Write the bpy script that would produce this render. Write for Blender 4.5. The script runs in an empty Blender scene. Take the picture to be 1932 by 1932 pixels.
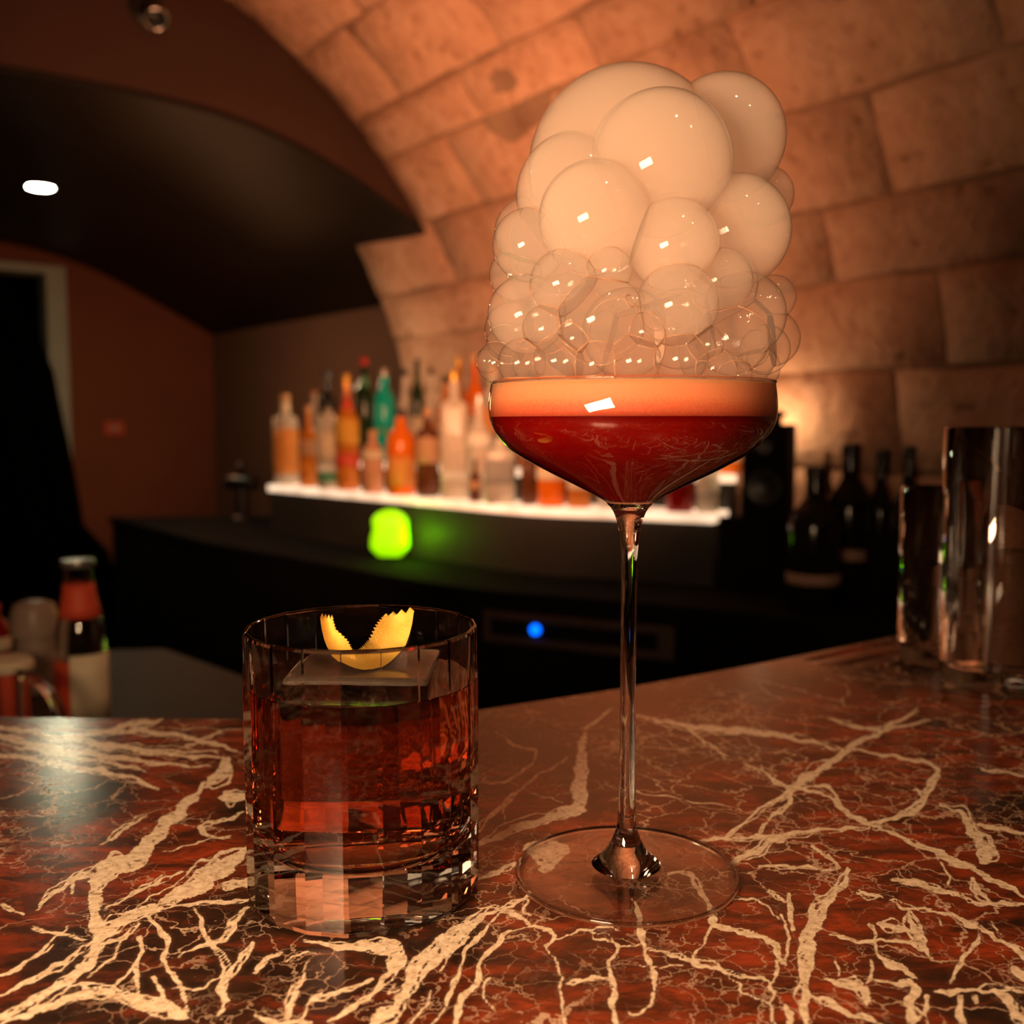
import bpy, bmesh, math, random
import numpy as np
from mathutils import Vector, Matrix

random.seed(7)
rng = np.random.default_rng(7)
scene = bpy.context.scene
C = scene.collection
PI = math.pi
R_ = math.radians

# ------------------------------------------------------------------ camera
FPX, CPX, PITCH = 1900.0, 966.0, R_(5.0)      # focal length in pixels of the 1932 px frame
BAR = 1.10                                     # height of the bar top above the floor
EYE = BAR + 0.163
cam_d = bpy.data.cameras.new('camera')
cam = bpy.data.objects.new('camera', cam_d)
C.objects.link(cam)
cam.location = (0, 0, EYE)
cam.rotation_euler = (PI / 2 - PITCH, 0, 0)
cam_d.sensor_width = 36.0
cam_d.lens = 36.0 * FPX / 1932.0
cam_d.clip_start = 0.01
cam_d.dof.use_dof = True
cam_d.dof.focus_distance = 0.345
cam_d.dof.aperture_fstop = 9.5
scene.camera = cam

# ------------------------------------------------------------------ world, exposure, render behaviour
world = bpy.data.worlds.new('world')
scene.world = world
world.use_nodes = True
world.node_tree.nodes['Background'].inputs[0].default_value = (0.012, 0.007, 0.004, 1)
world.node_tree.nodes['Background'].inputs[1].default_value = 1.0
vs = scene.view_settings
vs.view_transform = 'Standard'
vs.look = 'None'
vs.gamma = 1.0
vs.use_curve_mapping = False
vs.exposure = 0.0
cy = scene.cycles
cy.max_bounces = 18
cy.diffuse_bounces = 4
cy.glossy_bounces = 6
cy.transmission_bounces = 18
cy.transparent_max_bounces = 96
cy.volume_bounces = 6
cy.use_adaptive_sampling = True
cy.adaptive_threshold = 0.03
cy.caustics_reflective = True
cy.caustics_refractive = True
cy.blur_glossy = 0.6
cy.sample_clamp_indirect = 6.0
cy.use_denoising = True

# room axes: the vault runs along DU, its stone side lies towards DV
AZ = R_(37.1)
DU = np.array([-math.sin(AZ), math.cos(AZ), 0.0])
DV = np.array([math.cos(AZ), math.sin(AZ), 0.0])


def W(u, v, zr):
    p = DU * u + DV * v
    return (float(p[0]), float(p[1]), float(EYE + zr))


def ray(x, y):
    d = np.array([(x - CPX) / FPX, 1.0, -(y - CPX) / FPX])
    c, s = math.cos(PITCH), math.sin(PITCH)
    return np.array([d[0], d[1] * c + d[2] * s, -d[1] * s + d[2] * c])


def on_z(x, y, z):
    r = ray(x, y)
    t = (z - EYE) / r[2]
    return np.array([r[0] * t, r[1] * t, z])


def on_u(x, y, u):
    r = ray(x, y)
    p = r * (u / (r @ DU))
    return float(p @ DV), float(p[2])


def on_Y(x, y, Y):
    r = ray(x, y)
    p = r * (Y / r[1])
    return np.array([p[0], Y, p[2] + EYE])


def depth(p):
    return p[1] * math.cos(PITCH) - (p[2] - EYE) * math.sin(PITCH)


def project(P):
    P = np.asarray(P, float)
    c, s = math.cos(PITCH), math.sin(PITCH)
    z = P[..., 2] - EYE
    dep = P[..., 1] * c - z * s
    up = P[..., 1] * s + z * c
    return CPX + FPX * P[..., 0] / dep, CPX - FPX * up / dep


# lamps -----------------------------------------------------------------
def lamp(name, kind, loc, energy, color, target=None, **kw):
    d = bpy.data.lights.new(name, kind)
    d.energy = energy
    d.color = color
    for k, v in kw.items():
        setattr(d, k, v)
    o = bpy.data.objects.new(name, d)
    C.objects.link(o)
    o.location = loc
    if target is not None:
        o.rotation_euler = (Vector(target) - Vector(loc)).to_track_quat('-Z', 'Y').to_euler()
    return o


# the hand-held LED panel whose oblong reflections sit in every bubble
key = lamp('led_panel', 'AREA', (-0.165, -0.02, EYE + 0.005), 4.6, (1.0, 0.62, 0.34), (0.03, 0.36, EYE + 0.02),
           shape='RECTANGLE', size=0.15, size_y=0.08)
key.rotation_euler.rotate_axis('Z', R_(20))
# ceiling downlights of the vault, behind and beside the camera
for i, (u, v, zr, e) in enumerate([(0.2, -0.25, 1.02, 9.0), (-0.35, 0.15, 1.05, 8.0), (0.75, -0.3, 1.0, 7.0), (-0.9, 0.45, 1.05, 5.0)]):
    lamp('ceiling_downlight', 'SPOT', W(u, v, zr), e, (1.0, 0.58, 0.30), (0.0, 0.3, BAR),
         spot_size=R_(85), spot_blend=0.8, shadow_soft_size=0.03)
# warm lamps washing the stone from the back bar and from behind
lamp('stone_wash', 'AREA', W(1.6, 0.9, 0.1), 11.5, (1.0, 0.41, 0.19), W(2.3, 1.4, 0.75),
     shape='RECTANGLE', size=0.5, size_y=0.3)
lamp('stone_uplight', 'POINT', W(1.36, 1.69, 0.0), 0.9, (1.0, 0.66, 0.36), shadow_soft_size=0.03)
lamp('stone_uplight', 'POINT', W(2.75, 1.5, 0.12), 1.2, (1.0, 0.66, 0.36), shadow_soft_size=0.03)
lamp('far_room_fill', 'POINT', W(3.75, 1.3, 0.12), 3.2, (1.0, 0.40, 0.16), shadow_soft_size=0.12)  # unseen fill added to brighten the far walls and put sheen on the ceiling

# ------------------------------------------------------------------ materials


def nodes_of(name):
    m = bpy.data.materials.new(name)
    m.use_nodes = True
    nt = m.node_tree
    return m, nt, nt.nodes['Principled BSDF'], nt.nodes['Material Output']


def N(nt, t, **kw):
    n = nt.nodes.new(t)
    for k, v in kw.items():
        if isinstance(k, str) and k.startswith('i_'):
            n.inputs[k[2:].replace('_', ' ')].default_value = v
        else:
            setattr(n, k, v)
    return n


def L(nt, a, b):
    nt.links.new(a, b)


def ramp(nt, src, stops, interp='LINEAR'):
    r = nt.nodes.new('ShaderNodeValToRGB')
    r.color_ramp.interpolation = interp
    els = r.color_ramp.elements
    while len(els) < len(stops):
        els.new(0.5)
    for e, (p, c) in zip(els, stops):
        e.position = p
        e.color = (*c, 1) if len(c) == 3 else c
    L(nt, src, r.inputs[0])
    return r.outputs[0]


def noise_mat(name, c1, c2, scale=8, rough=0.6, bump=0.0, detail=6, spec=0.5, metallic=0.0, coat=0.0, rand=0.0):
    m, nt, b, out = nodes_of(name)
    tc = N(nt, 'ShaderNodeTexCoord')
    no = N(nt, 'ShaderNodeTexNoise', i_Scale=scale, i_Detail=detail, i_Roughness=0.6)
    L(nt, tc.outputs['Object'], no.inputs['Vector'])
    col = ramp(nt, no.outputs['Fac'], [(0.3, c1), (0.7, c2)])
    if rand:
        oi = N(nt, 'ShaderNodeObjectInfo')
        mp = N(nt, 'ShaderNodeMapRange')
        L(nt, oi.outputs['Random'], mp.inputs[0])
        mp.inputs[3].default_value = 1 - rand
        mp.inputs[4].default_value = 1 + rand * 0.6
        hs = N(nt, 'ShaderNodeHueSaturation')
        L(nt, mp.outputs[0], hs.inputs['Value'])
        L(nt, col, hs.inputs['Color'])
        col = hs.outputs[0]
    L(nt, col, b.inputs['Base Color'])
    b.inputs['Roughness'].default_value = rough
    b.inputs['Metallic'].default_value = metallic
    b.inputs['Specular IOR Level'].default_value = spec
    b.inputs['Coat Weight'].default_value = coat
    if bump:
        bn = N(nt, 'ShaderNodeBump', i_Strength=bump, i_Distance=0.01)
        L(nt, no.outputs['Fac'], bn.inputs['Height'])
        L(nt, bn.outputs[0], b.inputs['Normal'])
    return m


def emit_mat(name, color, strength, vary=0.0, scale=20):
    m, nt, b, out = nodes_of(name)
    b.inputs['Base Color'].default_value = (*color, 1)
    b.inputs['Emission Strength'].default_value = strength
    b.inputs['Emission Color'].default_value = (*color, 1)
    if vary:
        tc = N(nt, 'ShaderNodeTexCoord')
        no = N(nt, 'ShaderNodeTexNoise', i_Scale=scale, i_Detail=2)
        L(nt, tc.outputs['Object'], no.inputs['Vector'])
        lo = tuple(c * (1 - vary) for c in color)
        L(nt, ramp(nt, no.outputs['Fac'], [(0.35, lo), (0.65, color)]), b.inputs['Emission Color'])
    return m


def glass_mat(name, color=(1, 1, 1), ior=1.5, rough=0.0, absorb=None, density=0.0):
    m, nt, b, out = nodes_of(name)
    nt.nodes.remove(b)
    g = N(nt, 'ShaderNodeBsdfGlass')
    g.inputs['Color'].default_value = (*color, 1)
    g.inputs['Roughness'].default_value = rough
    g.inputs['IOR'].default_value = ior
    L(nt, g.outputs[0], out.inputs['Surface'])
    if absorb:
        a = N(nt, 'ShaderNodeVolumeAbsorption')
        a.inputs['Color'].default_value = (*absorb, 1)
        a.inputs['Density'].default_value = density
        L(nt, a.outputs[0], out.inputs['Volume'])
    return m


def thin_glass(name, tint=(1, 1, 1), ior=1.5, gain=1.6):
    """a wall too thin to refract: lets light straight through and mirrors by Fresnel"""
    m, nt, b, out = nodes_of(name)
    nt.nodes.remove(b)
    tr = N(nt, 'ShaderNodeBsdfTransparent')
    tr.inputs[0].default_value = (*tint, 1)
    gl = N(nt, 'ShaderNodeBsdfGlossy')
    gl.inputs['Roughness'].default_value = 0.0
    fr = N(nt, 'ShaderNodeFresnel')
    ge = N(nt, 'ShaderNodeNewGeometry')
    im = N(nt, 'ShaderNodeMapRange')
    L(nt, ge.outputs['Backfacing'], im.inputs[0])
    im.inputs[3].default_value = ior
    im.inputs[4].default_value = 1.0 / ior
    L(nt, im.outputs[0], fr.inputs[0])
    mu = N(nt, 'ShaderNodeMath', operation='MULTIPLY', use_clamp=True)
    mu.inputs[1].default_value = gain
    L(nt, fr.outputs[0], mu.inputs[0])
    mx = N(nt, 'ShaderNodeMixShader')
    L(nt, mu.outputs[0], mx.inputs[0])
    L(nt, tr.outputs[0], mx.inputs[1])
    L(nt, gl.outputs[0], mx.inputs[2])
    L(nt, mx.outputs[0], out.inputs['Surface'])
    return m, nt, out


def bubble_mat(name, density):
    m, nt, out = thin_glass(name, (0.99, 0.99, 0.99), 1.3, 1.3)
    v = N(nt, 'ShaderNodeVolumeScatter')
    v.inputs['Color'].default_value = (1.0, 0.88, 0.76, 1)
    v.inputs['Density'].default_value = density
    v.inputs['Anisotropy'].default_value = -0.1
    ab = N(nt, 'ShaderNodeVolumeAbsorption')
    ab.inputs['Color'].default_value = (1.0, 0.52, 0.18, 1)
    ab.inputs['Density'].default_value = density * 0.30
    ad = N(nt, 'ShaderNodeAddShader')
    L(nt, v.outputs[0], ad.inputs[0])
    L(nt, ab.outputs[0], ad.inputs[1])
    L(nt, ad.outputs[0], out.inputs['Volume'])
    return m


M = {}
M['glass'] = glass_mat('clear_glass', (1, 1, 1), 1.5)
M['thin_glass'] = thin_glass('thin_crystal')[0]
M['whisky_side'] = glass_mat('amber_drink_against_glass', (1, 1, 1), 1.36 / 1.5, 0.0, (0.82, 0.34, 0.035), 44.0)
M['whisky_top'] = glass_mat('amber_drink_surface', (1, 1, 1), 1.36, 0.0, (0.82, 0.34, 0.035), 44.0)
M['ice'] = glass_mat('clear_ice', (1, 1, 1), 1.06, 0.03)
M['ice_top'] = glass_mat('clear_ice_top', (1, 1, 1), 1.31, 0.12)
_nt = M['ice_top'].node_tree
_df = N(_nt, 'ShaderNodeBsdfDiffuse')
_df.inputs[0].default_value = (0.75, 0.6, 0.45, 1)
_no = N(_nt, 'ShaderNodeTexNoise', i_Scale=700, i_Detail=4)
_mx = N(_nt, 'ShaderNodeMixShader')
_rp = ramp(_nt, _no.outputs['Fac'], [(0.4, (0.04, 0.04, 0.04)), (0.7, (0.3, 0.3, 0.3))])
L(_nt, _rp, _mx.inputs[0])
_gl = [n for n in _nt.nodes if n.type == 'BSDF_GLASS'][0]
L(_nt, _gl.outputs[0], _mx.inputs[1])
L(_nt, _df.outputs[0], _mx.inputs[2])
L(_nt, _mx.outputs[0], _nt.nodes['Material Output'].inputs['Surface'])


def stone_material():
    m, nt, b, out = nodes_of('limewashed_stone')
    geo = N(nt, 'ShaderNodeNewGeometry')
    oi = N(nt, 'ShaderNodeObjectInfo')
    n1 = N(nt, 'ShaderNodeTexNoise', i_Scale=7.5, i_Detail=8, i_Roughness=0.68)
    n2 = N(nt, 'ShaderNodeTexNoise', i_Scale=30, i_Detail=5, i_Roughness=0.6)
    n3 = N(nt, 'ShaderNodeTexNoise', i_Scale=90, i_Detail=3)
    for n in (n1, n2, n3):
        L(nt, geo.outputs['Position'], n.inputs['Vector'])
    base = ramp(nt, n1.outputs['Fac'], [(0.25, (0.42, 0.22, 0.135)), (0.5, (0.56, 0.32, 0.205)), (0.75, (0.64, 0.41, 0.285))])
    pits = ramp(nt, n2.outputs['Fac'], [(0.30, (0.42, 0.34, 0.28)), (0.37, (0.9, 0.88, 0.86)), (0.5, (1, 1, 1))])
    mx = N(nt, 'ShaderNodeMix', data_type='RGBA', blend_type='MULTIPLY')
    mx.inputs[0].default_value = 0.9
    L(nt, base, mx.inputs[6])
    L(nt, pits, mx.inputs[7])
    mp = N(nt, 'ShaderNodeMapRange')
    L(nt, oi.outputs['Random'], mp.inputs[0])
    mp.inputs[3].default_value = 0.86
    mp.inputs[4].default_value = 1.1
    hs = N(nt, 'ShaderNodeHueSaturation')
    L(nt, mp.outputs[0], hs.inputs['Value'])
    L(nt, mx.outputs[2], hs.inputs['Color'])
    L(nt, hs.outputs[0], b.inputs['Base Color'])
    b.inputs['Roughness'].default_value = 0.85
    b.inputs['Specular IOR Level'].default_value = 0.2
    ad = N(nt, 'ShaderNodeMath', operation='ADD')
    mu = N(nt, 'ShaderNodeMath', operation='MULTIPLY')
    mu.inputs[1].default_value = 0.25
    L(nt, n3.outputs['Fac'], mu.inputs[0])
    L(nt, n2.outputs['Fac'], ad.inputs[0])
    L(nt, mu.outputs[0], ad.inputs[1])
    bn = N(nt, 'ShaderNodeBump', i_Strength=0.8, i_Distance=0.016)
    L(nt, ad.outputs[0], bn.inputs['Height'])
    L(nt, bn.outputs[0], b.inputs['Normal'])
    return m


def marble_material():
    m, nt, b, out = nodes_of('red_levanto_marble')
    geo = N(nt, 'ShaderNodeNewGeometry')
    pos = geo.outputs['Position']
    at = N(nt, 'ShaderNodeAttribute', attribute_name='vein')
    aw = N(nt, 'ShaderNodeAttribute', attribute_name='vein_width')

    def noise(scale, detail=5, rough=0.6, vec=pos, dist=0.0):
        n = N(nt, 'ShaderNodeTexNoise', i_Scale=scale, i_Detail=detail, i_Roughness=rough)
        n.inputs['Distortion'].default_value = dist
        L(nt, vec, n.inputs['Vector'])
        return n

    def math_(op, a, bb, clamp=False):
        n = N(nt, 'ShaderNodeMath', operation=op, use_clamp=clamp)
        for i, s in enumerate((a, bb)):
            if s is None:
                continue
            if isinstance(s, (int, float)):
                n.inputs[i].default_value = s
            else:
                L(nt, s, n.inputs[i])
        return n.outputs[0]

    def maprange(src, a, bb, c=0.0, d=1.0):
        n = N(nt, 'ShaderNodeMapRange')
        n.interpolation_type = 'SMOOTHSTEP'
        L(nt, src, n.inputs[0])
        for i, v in enumerate((a, bb, c, d)):
            n.inputs[i + 1].default_value = v
        return n.outputs[0]

    def mix(f, a, bb):
        n = N(nt, 'ShaderNodeMix', data_type='RGBA')
        if isinstance(f, (int, float)):
            n.inputs[0].default_value = f
        else:
            L(nt, f, n.inputs[0])
        for i, s in ((6, a), (7, bb)):
            if isinstance(s, tuple):
                n.inputs[i].default_value = (*s, 1)
            else:
                L(nt, s, n.inputs[i])
        return n.outputs[2]

    # body of the stone: brown-red with blackish and bright red clouds, drawn out sideways
    mp = N(nt, 'ShaderNodeMapping')
    mp.inputs['Scale'].default_value = (0.55, 1.25, 1)
    L(nt, pos, mp.inputs[0])
    st = mp.outputs[0]
    big = noise(9, 3, 0.5)
    cl = noise(70, 7, 0.68, st, 0.6)
    fine = noise(420, 4, 0.6, st)
    body = ramp(nt, cl.outputs['Fac'], [(0.28, (0.012, 0.008, 0.005)), (0.40, (0.07, 0.016, 0.006)), (0.52, (0.19, 0.032, 0.010)),
                                        (0.64, (0.33, 0.045, 0.012)), (0.78, (0.55, 0.07, 0.016))])
    dark = ramp(nt, cl.outputs['Fac'], [(0.32, (0.010, 0.008, 0.006)), (0.52, (0.035, 0.014, 0.008)), (0.68, (0.17, 0.03, 0.011))])
    body = mix(maprange(big.outputs['Fac'], 0.42, 0.56), dark, body)
    body = mix(math_('MULTIPLY', maprange(fine.outputs['Fac'], 0.52, 0.7), 0.45), body, (0.012, 0.009, 0.005))
    # traced veins: the attribute holds distance to the vein edge in millimetres
    w1 = noise(260, 4, 0.65)
    w2 = noise(900, 3, 0.6)
    w0 = noise(95, 3, 0.6)
    wob = math_('ADD', math_('MULTIPLY', math_('SUBTRACT', w1.outputs['Fac'], 0.5), 3.2), math_('MULTIPLY', math_('SUBTRACT', w2.outputs['Fac'], 0.5), 1.5))
    wob = math_('ADD', wob, math_('MULTIPLY', math_('SUBTRACT', w0.outputs['Fac'], 0.5), 3.0))
    amp = maprange(aw.outputs['Fac'], 0.2, 2.4, 0.22, 1.0)
    dist = math_('ADD', at.outputs['Fac'], math_('MULTIPLY', wob, amp))
    veinm = maprange(dist, 0.22, -0.12)
    halo = maprange(dist, 1.6, 0.0)
    # fine procedural net
    wv = N(nt, 'ShaderNodeVectorMath', operation='ADD')
    wn = noise(55, 4, 0.65)
    ws = N(nt, 'ShaderNodeVectorMath', operation='SCALE')
    ws.inputs['Scale'].default_value = 0.022
    L(nt, wn.outputs['Color'], ws.inputs[0])
    L(nt, pos, wv.inputs[0])
    L(nt, ws.outputs[0], wv.inputs[1])

    def net(scale, width):
        v = N(nt, 'ShaderNodeTexVoronoi', feature='DISTANCE_TO_EDGE', i_Scale=scale)
        L(nt, wv.outputs[0], v.inputs['Vector'])
        return maprange(v.outputs['Distance'], width, width * 0.25)
    gate = maprange(noise(14, 2, 0.5).outputs['Fac'], 0.42, 0.62)
    gate2 = maprange(noise(23, 3, 0.5).outputs['Fac'], 0.45, 0.6)
    n1 = math_('MULTIPLY', net(46, 0.026), gate)
    n2 = math_('MULTIPLY', math_('MULTIPLY', net(95, 0.035), gate2), 0.7)
    gate3 = maprange(noise(11, 2, 0.5).outputs['Fac'], 0.47, 0.6)
    n0 = math_('MULTIPLY', net(24, 0.018), gate3)
    netm = math_('MAXIMUM', math_('MAXIMUM', n1, n2), n0)
    vc = ramp(nt, noise(330, 6, 0.7).outputs['Fac'], [(0.30, (0.24, 0.15, 0.085)), (0.42, (0.66, 0.50, 0.34)), (0.60, (0.92, 0.76, 0.57))])
    thinc = mix(0.5, vc, (0.46, 0.22, 0.13))
    col = mix(math_('MULTIPLY', halo, 0.35), body, (0.10, 0.05, 0.028))
    col = mix(math_('MULTIPLY', netm, 0.8), col, thinc)
    isl = maprange(noise(210, 6, 0.72, pos, 0.8).outputs['Fac'], 0.36, 0.43)
    veinm = math_('MULTIPLY', veinm, math_('MAXIMUM', isl, maprange(aw.outputs['Fac'], 0.5, 2.0, 0.9, 0.2)))
    col = mix(veinm, col, vc)
    L(nt, col, b.inputs['Base Color'])
    rn = noise(700, 3, 0.6)
    L(nt, maprange(rn.outputs['Fac'], 0.3, 0.7, 0.15, 0.24), b.inputs['Roughness'])
    b.inputs['Specular IOR Level'].default_value = 0.5
    bn = N(nt, 'ShaderNodeBump', i_Strength=0.08, i_Distance=0.0006)
    L(nt, rn.outputs['Fac'], bn.inputs['Height'])
    L(nt, bn.outputs[0], b.inputs['Normal'])
    return m


M['stone'] = stone_material()
M['mortar'] = noise_mat('lime_mortar', (0.20, 0.11, 0.065), (0.34, 0.21, 0.13), 14, 0.9, 0.3, rand=0.0)
M['marble'] = marble_material()
M['fascia'] = noise_mat('dark_brown_plaster', (0.034, 0.011, 0.0045), (0.042, 0.014, 0.006), 6, 0.7, 0.05)
M['dark_vault'] = noise_mat('black_satin_paint', (0.010, 0.007, 0.0045), (0.013, 0.009, 0.006), 5, 0.45, 0.03, spec=0.10)
M['brown_wall'] = noise_mat('brown_painted_wall', (0.15, 0.075, 0.045), (0.18, 0.09, 0.055), 4, 0.75, 0.05)
M['red_wall'] = noise_mat('red_brown_painted_wall', (0.18, 0.048, 0.015), (0.21, 0.058, 0.019), 4, 0.75, 0.05)
M['floor'] = noise_mat('dark_stone_floor', (0.015, 0.012, 0.01), (0.03, 0.024, 0.02), 6, 0.5)
M['black'] = noise_mat('black_lacquer', (0.006, 0.006, 0.006), (0.012, 0.011, 0.010), 10, 0.4)
M['black_matte'] = noise_mat('black_matte', (0.004, 0.004, 0.004), (0.007, 0.006, 0.006), 10, 0.9, spec=0.08)
M['riser'] = noise_mat('black_panel', (0.035, 0.032, 0.028), (0.045, 0.04, 0.035), 10, 0.6, spec=0.2)
M['cloth'] = noise_mat('black_velvet', (0.0012, 0.0012, 0.0012), (0.002, 0.002, 0.002), 30, 1.0, spec=0.0)
M['grey_top'] = noise_mat('grey_work_surface', (0.032, 0.024, 0.018), (0.044, 0.033, 0.025), 12, 0.6, spec=0.25)
M['frame_grey'] = noise_mat('grey_painted_frame', (0.36, 0.40, 0.33), (0.42, 0.46, 0.38), 9, 0.6)
M['panel_brown'] = noise_mat('brushed_brown_steel', (0.055, 0.032, 0.024), (0.085, 0.05, 0.038), 9, 0.45)
M['shelf_light'] = emit_mat('lit_shelf_diffuser', (1.0, 0.74, 0.50), 1.15, 0.35, 14)
M['green_light'] = emit_mat('green_lamp_glow', (0.36, 1.0, 0.0), 1.05, 0.3, 25)
M['blue_light'] = emit_mat('blue_indicator_glow', (0.0, 0.12, 1.0), 3.0)
M['spot_light'] = emit_mat('downlight_glow', (1.0, 0.95, 0.60), 200.0)
M['chrome'] = noise_mat('chrome', (0.7, 0.7, 0.7), (0.8, 0.8, 0.8), 5, 0.12, metallic=1.0)
M['white'] = noise_mat('white_ceramic', (0.62, 0.55, 0.44), (0.7, 0.62, 0.5), 12, 0.4)
M['lemon'] = None


def lemon_material():
    m, nt, b, out = nodes_of('lemon_peel')
    tc = N(nt, 'ShaderNodeTexCoord')
    no = N(nt, 'ShaderNodeTexNoise', i_Scale=900, i_Detail=3)
    n2 = N(nt, 'ShaderNodeTexNoise', i_Scale=120, i_Detail=3)
    L(nt, tc.outputs['Object'], no.inputs['Vector'])
    L(nt, tc.outputs['Object'], n2.inputs['Vector'])
    L(nt, ramp(nt, n2.outputs['Fac'], [(0.3, (0.72, 0.40, 0.06)), (0.7, (0.86, 0.56, 0.12))]), b.inputs['Base Color'])
    b.inputs['Roughness'].default_value = 0.5
    b.inputs['Subsurface Weight'].default_value = 0.25
    b.inputs['Subsurface Radius'].default_value = (0.002, 0.001, 0.0004)
    b.inputs['Subsurface Scale'].default_value = 1.0
    bn = N(nt, 'ShaderNodeBump', i_Strength=0.35, i_Distance=0.0006)
    L(nt, no.outputs['Fac'], bn.inputs['Height'])
    L(nt, bn.outputs[0], b.inputs['Normal'])
    return m


def drink_material():
    m, nt, b, out = nodes_of('red_sour_drink')
    tc = N(nt, 'ShaderNodeTexCoord')
    no = N(nt, 'ShaderNodeTexNoise', i_Scale=60, i_Detail=2)
    L(nt, tc.outputs['Object'], no.inputs['Vector'])
    L(nt, ramp(nt, no.outputs['Fac'], [(0.3, (0.10, 0.0005, 0.0002)), (0.7, (0.12, 0.0007, 0.0003))]), b.inputs['Base Color'])
    b.inputs['Subsurface Weight'].default_value = 1.0
    b.inputs['Subsurface Radius'].default_value = (0.03, 0.002, 0.001)
    b.inputs['Subsurface Scale'].default_value = 1.0
    b.inputs['Roughness'].default_value = 0.25
    b.inputs['Specular IOR Level'].default_value = 0.15
    return m


def foam_material(z0, z1):
    m, nt, b, out = nodes_of('egg_white_foam')
    geo = N(nt, 'ShaderNodeNewGeometry')
    sx = N(nt, 'ShaderNodeSeparateXYZ')
    L(nt, geo.outputs['Position'], sx.inputs[0])
    mp = N(nt, 'ShaderNodeMapRange')
    L(nt, sx.outputs['Z'], mp.inputs[0])
    mp.inputs[1].default_value = z0
    mp.inputs[2].default_value = z1
    no = N(nt, 'ShaderNodeTexNoise', i_Scale=1500, i_Detail=2)
    L(nt, geo.outputs['Position'], no.inputs['Vector'])
    ad = N(nt, 'ShaderNodeMath', operation='MULTIPLY_ADD')
    L(nt, no.outputs['Fac'], ad.inputs[0])
    ad.inputs[1].default_value = 0.35
    L(nt, mp.outputs[0], ad.inputs[2])
    sb = N(nt, 'ShaderNodeMath', operation='SUBTRACT', use_clamp=True)
    L(nt, ad.outputs[0], sb.inputs[0])
    sb.inputs[1].default_value = 0.17
    L(nt, ramp(nt, sb.outputs[0], [(0.0, (0.40, 0.045, 0.018)), (0.3, (0.52, 0.12, 0.05)), (0.55, (0.64, 0.21, 0.095)), (1.0, (0.68, 0.25, 0.12))]), b.inputs['Base Color'])
    b.inputs['Subsurface Weight'].default_value = 1.0
    b.inputs['Subsurface Radius'].default_value = (0.02, 0.009, 0.005)
    b.inputs['Subsurface Scale'].default_value = 1.0
    b.inputs['Roughness'].default_value = 0.6
    b.inputs['Specular IOR Level'].default_value = 0.2
    return m


M['lemon'] = lemon_material()
M['drink'] = drink_material()
M['bubble_dense'] = bubble_mat('vapour_bubble_dense', 48.0)
M['bubble_mid'] = bubble_mat('vapour_bubble_mid', 24.0)
M['bubble_clear'] = bubble_mat('vapour_bubble_clear', 9.0)


def plain(name, col, rough=0.4, trans=0.0, metallic=0.0, scale=25):
    m = noise_mat(name, tuple(c * 0.82 for c in col), col, scale, rough, metallic=metallic)
    if trans:
        m.node_tree.nodes['Principled BSDF'].inputs['Transmission Weight'].default_value = trans
        m.node_tree.nodes['Principled BSDF'].inputs['IOR'].default_value = 1.35
    return m


# ------------------------------------------------------------------ mesh helpers
def obj(name, bm, mat, parent=None, smooth=False, mats=None):
    me = bpy.data.meshes.new(name)
    if smooth:
        for f in bm.faces:
            f.smooth = True
    bm.to_mesh(me)
    bm.free()
    for m in (mats or [mat]):
        me.materials.append(m)
    o = bpy.data.objects.new(name, me)
    C.objects.link(o)
    if parent is not None:
        o.parent = parent
    return o


def tag(o, label, cat, group=None, kind=None):
    o['label'] = label
    if cat:
        o['category'] = cat
    if group:
        o['group'] = group
    if kind:
        o['kind'] = kind
    return o


def thing(name, label, cat, loc=(0, 0, 0), rz=0.0, group=None):
    o = bpy.data.objects.new(name, None)
    o.empty_display_size = 0.02
    C.objects.link(o)
    o.location = loc
    o.rotation_euler = (0, 0, rz)
    return tag(o, label, cat, group)


def struct(o, label):
    o['kind'] = 'structure'
    o['label'] = label
    return o


def add_box(bm, x0, x1, y0, y1, z0, z1, bevel=0.0):
    r = bmesh.ops.create_cube(bm, size=1)
    vs_ = r['verts']
    bmesh.ops.scale(bm, vec=(x1 - x0, y1 - y0, z1 - z0), verts=vs_)
    bmesh.ops.translate(bm, vec=((x0 + x1) / 2, (y0 + y1) / 2, (z0 + z1) / 2), verts=vs_)
    if bevel:
        es = list({e for v in vs_ for e in v.link_edges})
        bmesh.ops.bevel(bm, geom=es, offset=bevel, segments=2, affect='EDGES', profile=0.6)


def box(*a, **k):
    bm = bmesh.new()
    add_box(bm, *a, **k)
    return bm


def lathe(prof, segs=48, closed=False, close_top=False, close_bottom=False):
    bm = bmesh.new()
    rings = []
    for r, z in prof:
        if r < 1e-6:
            rings.append([bm.verts.new((0, 0, z))])
        else:
            rings.append([bm.verts.new((r * math.cos(2 * PI * i / segs), r * math.sin(2 * PI * i / segs), z)) for i in range(segs)])
    pairs = list(zip(rings[:-1], rings[1:]))
    if closed:
        pairs.append((rings[-1], rings[0]))
    for a, b in pairs:
        for i in range(segs):
            j = (i + 1) % segs
            if len(a) == 1 and len(b) == 1:
                continue
            if len(a) == 1:
                bm.faces.new((a[0], b[j], b[i]))
            elif len(b) == 1:
                bm.faces.new((a[i], a[j], b[0]))
            else:
                bm.faces.new((a[i], a[j], b[j], b[i]))
    if close_top and len(rings[-1]) > 1:
        bm.faces.new(rings[-1])
    if close_bottom and len(rings[0]) > 1:
        bm.faces.new(list(reversed(rings[0])))
    bmesh.ops.recalc_face_normals(bm, faces=bm.faces)
    return bm


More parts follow.
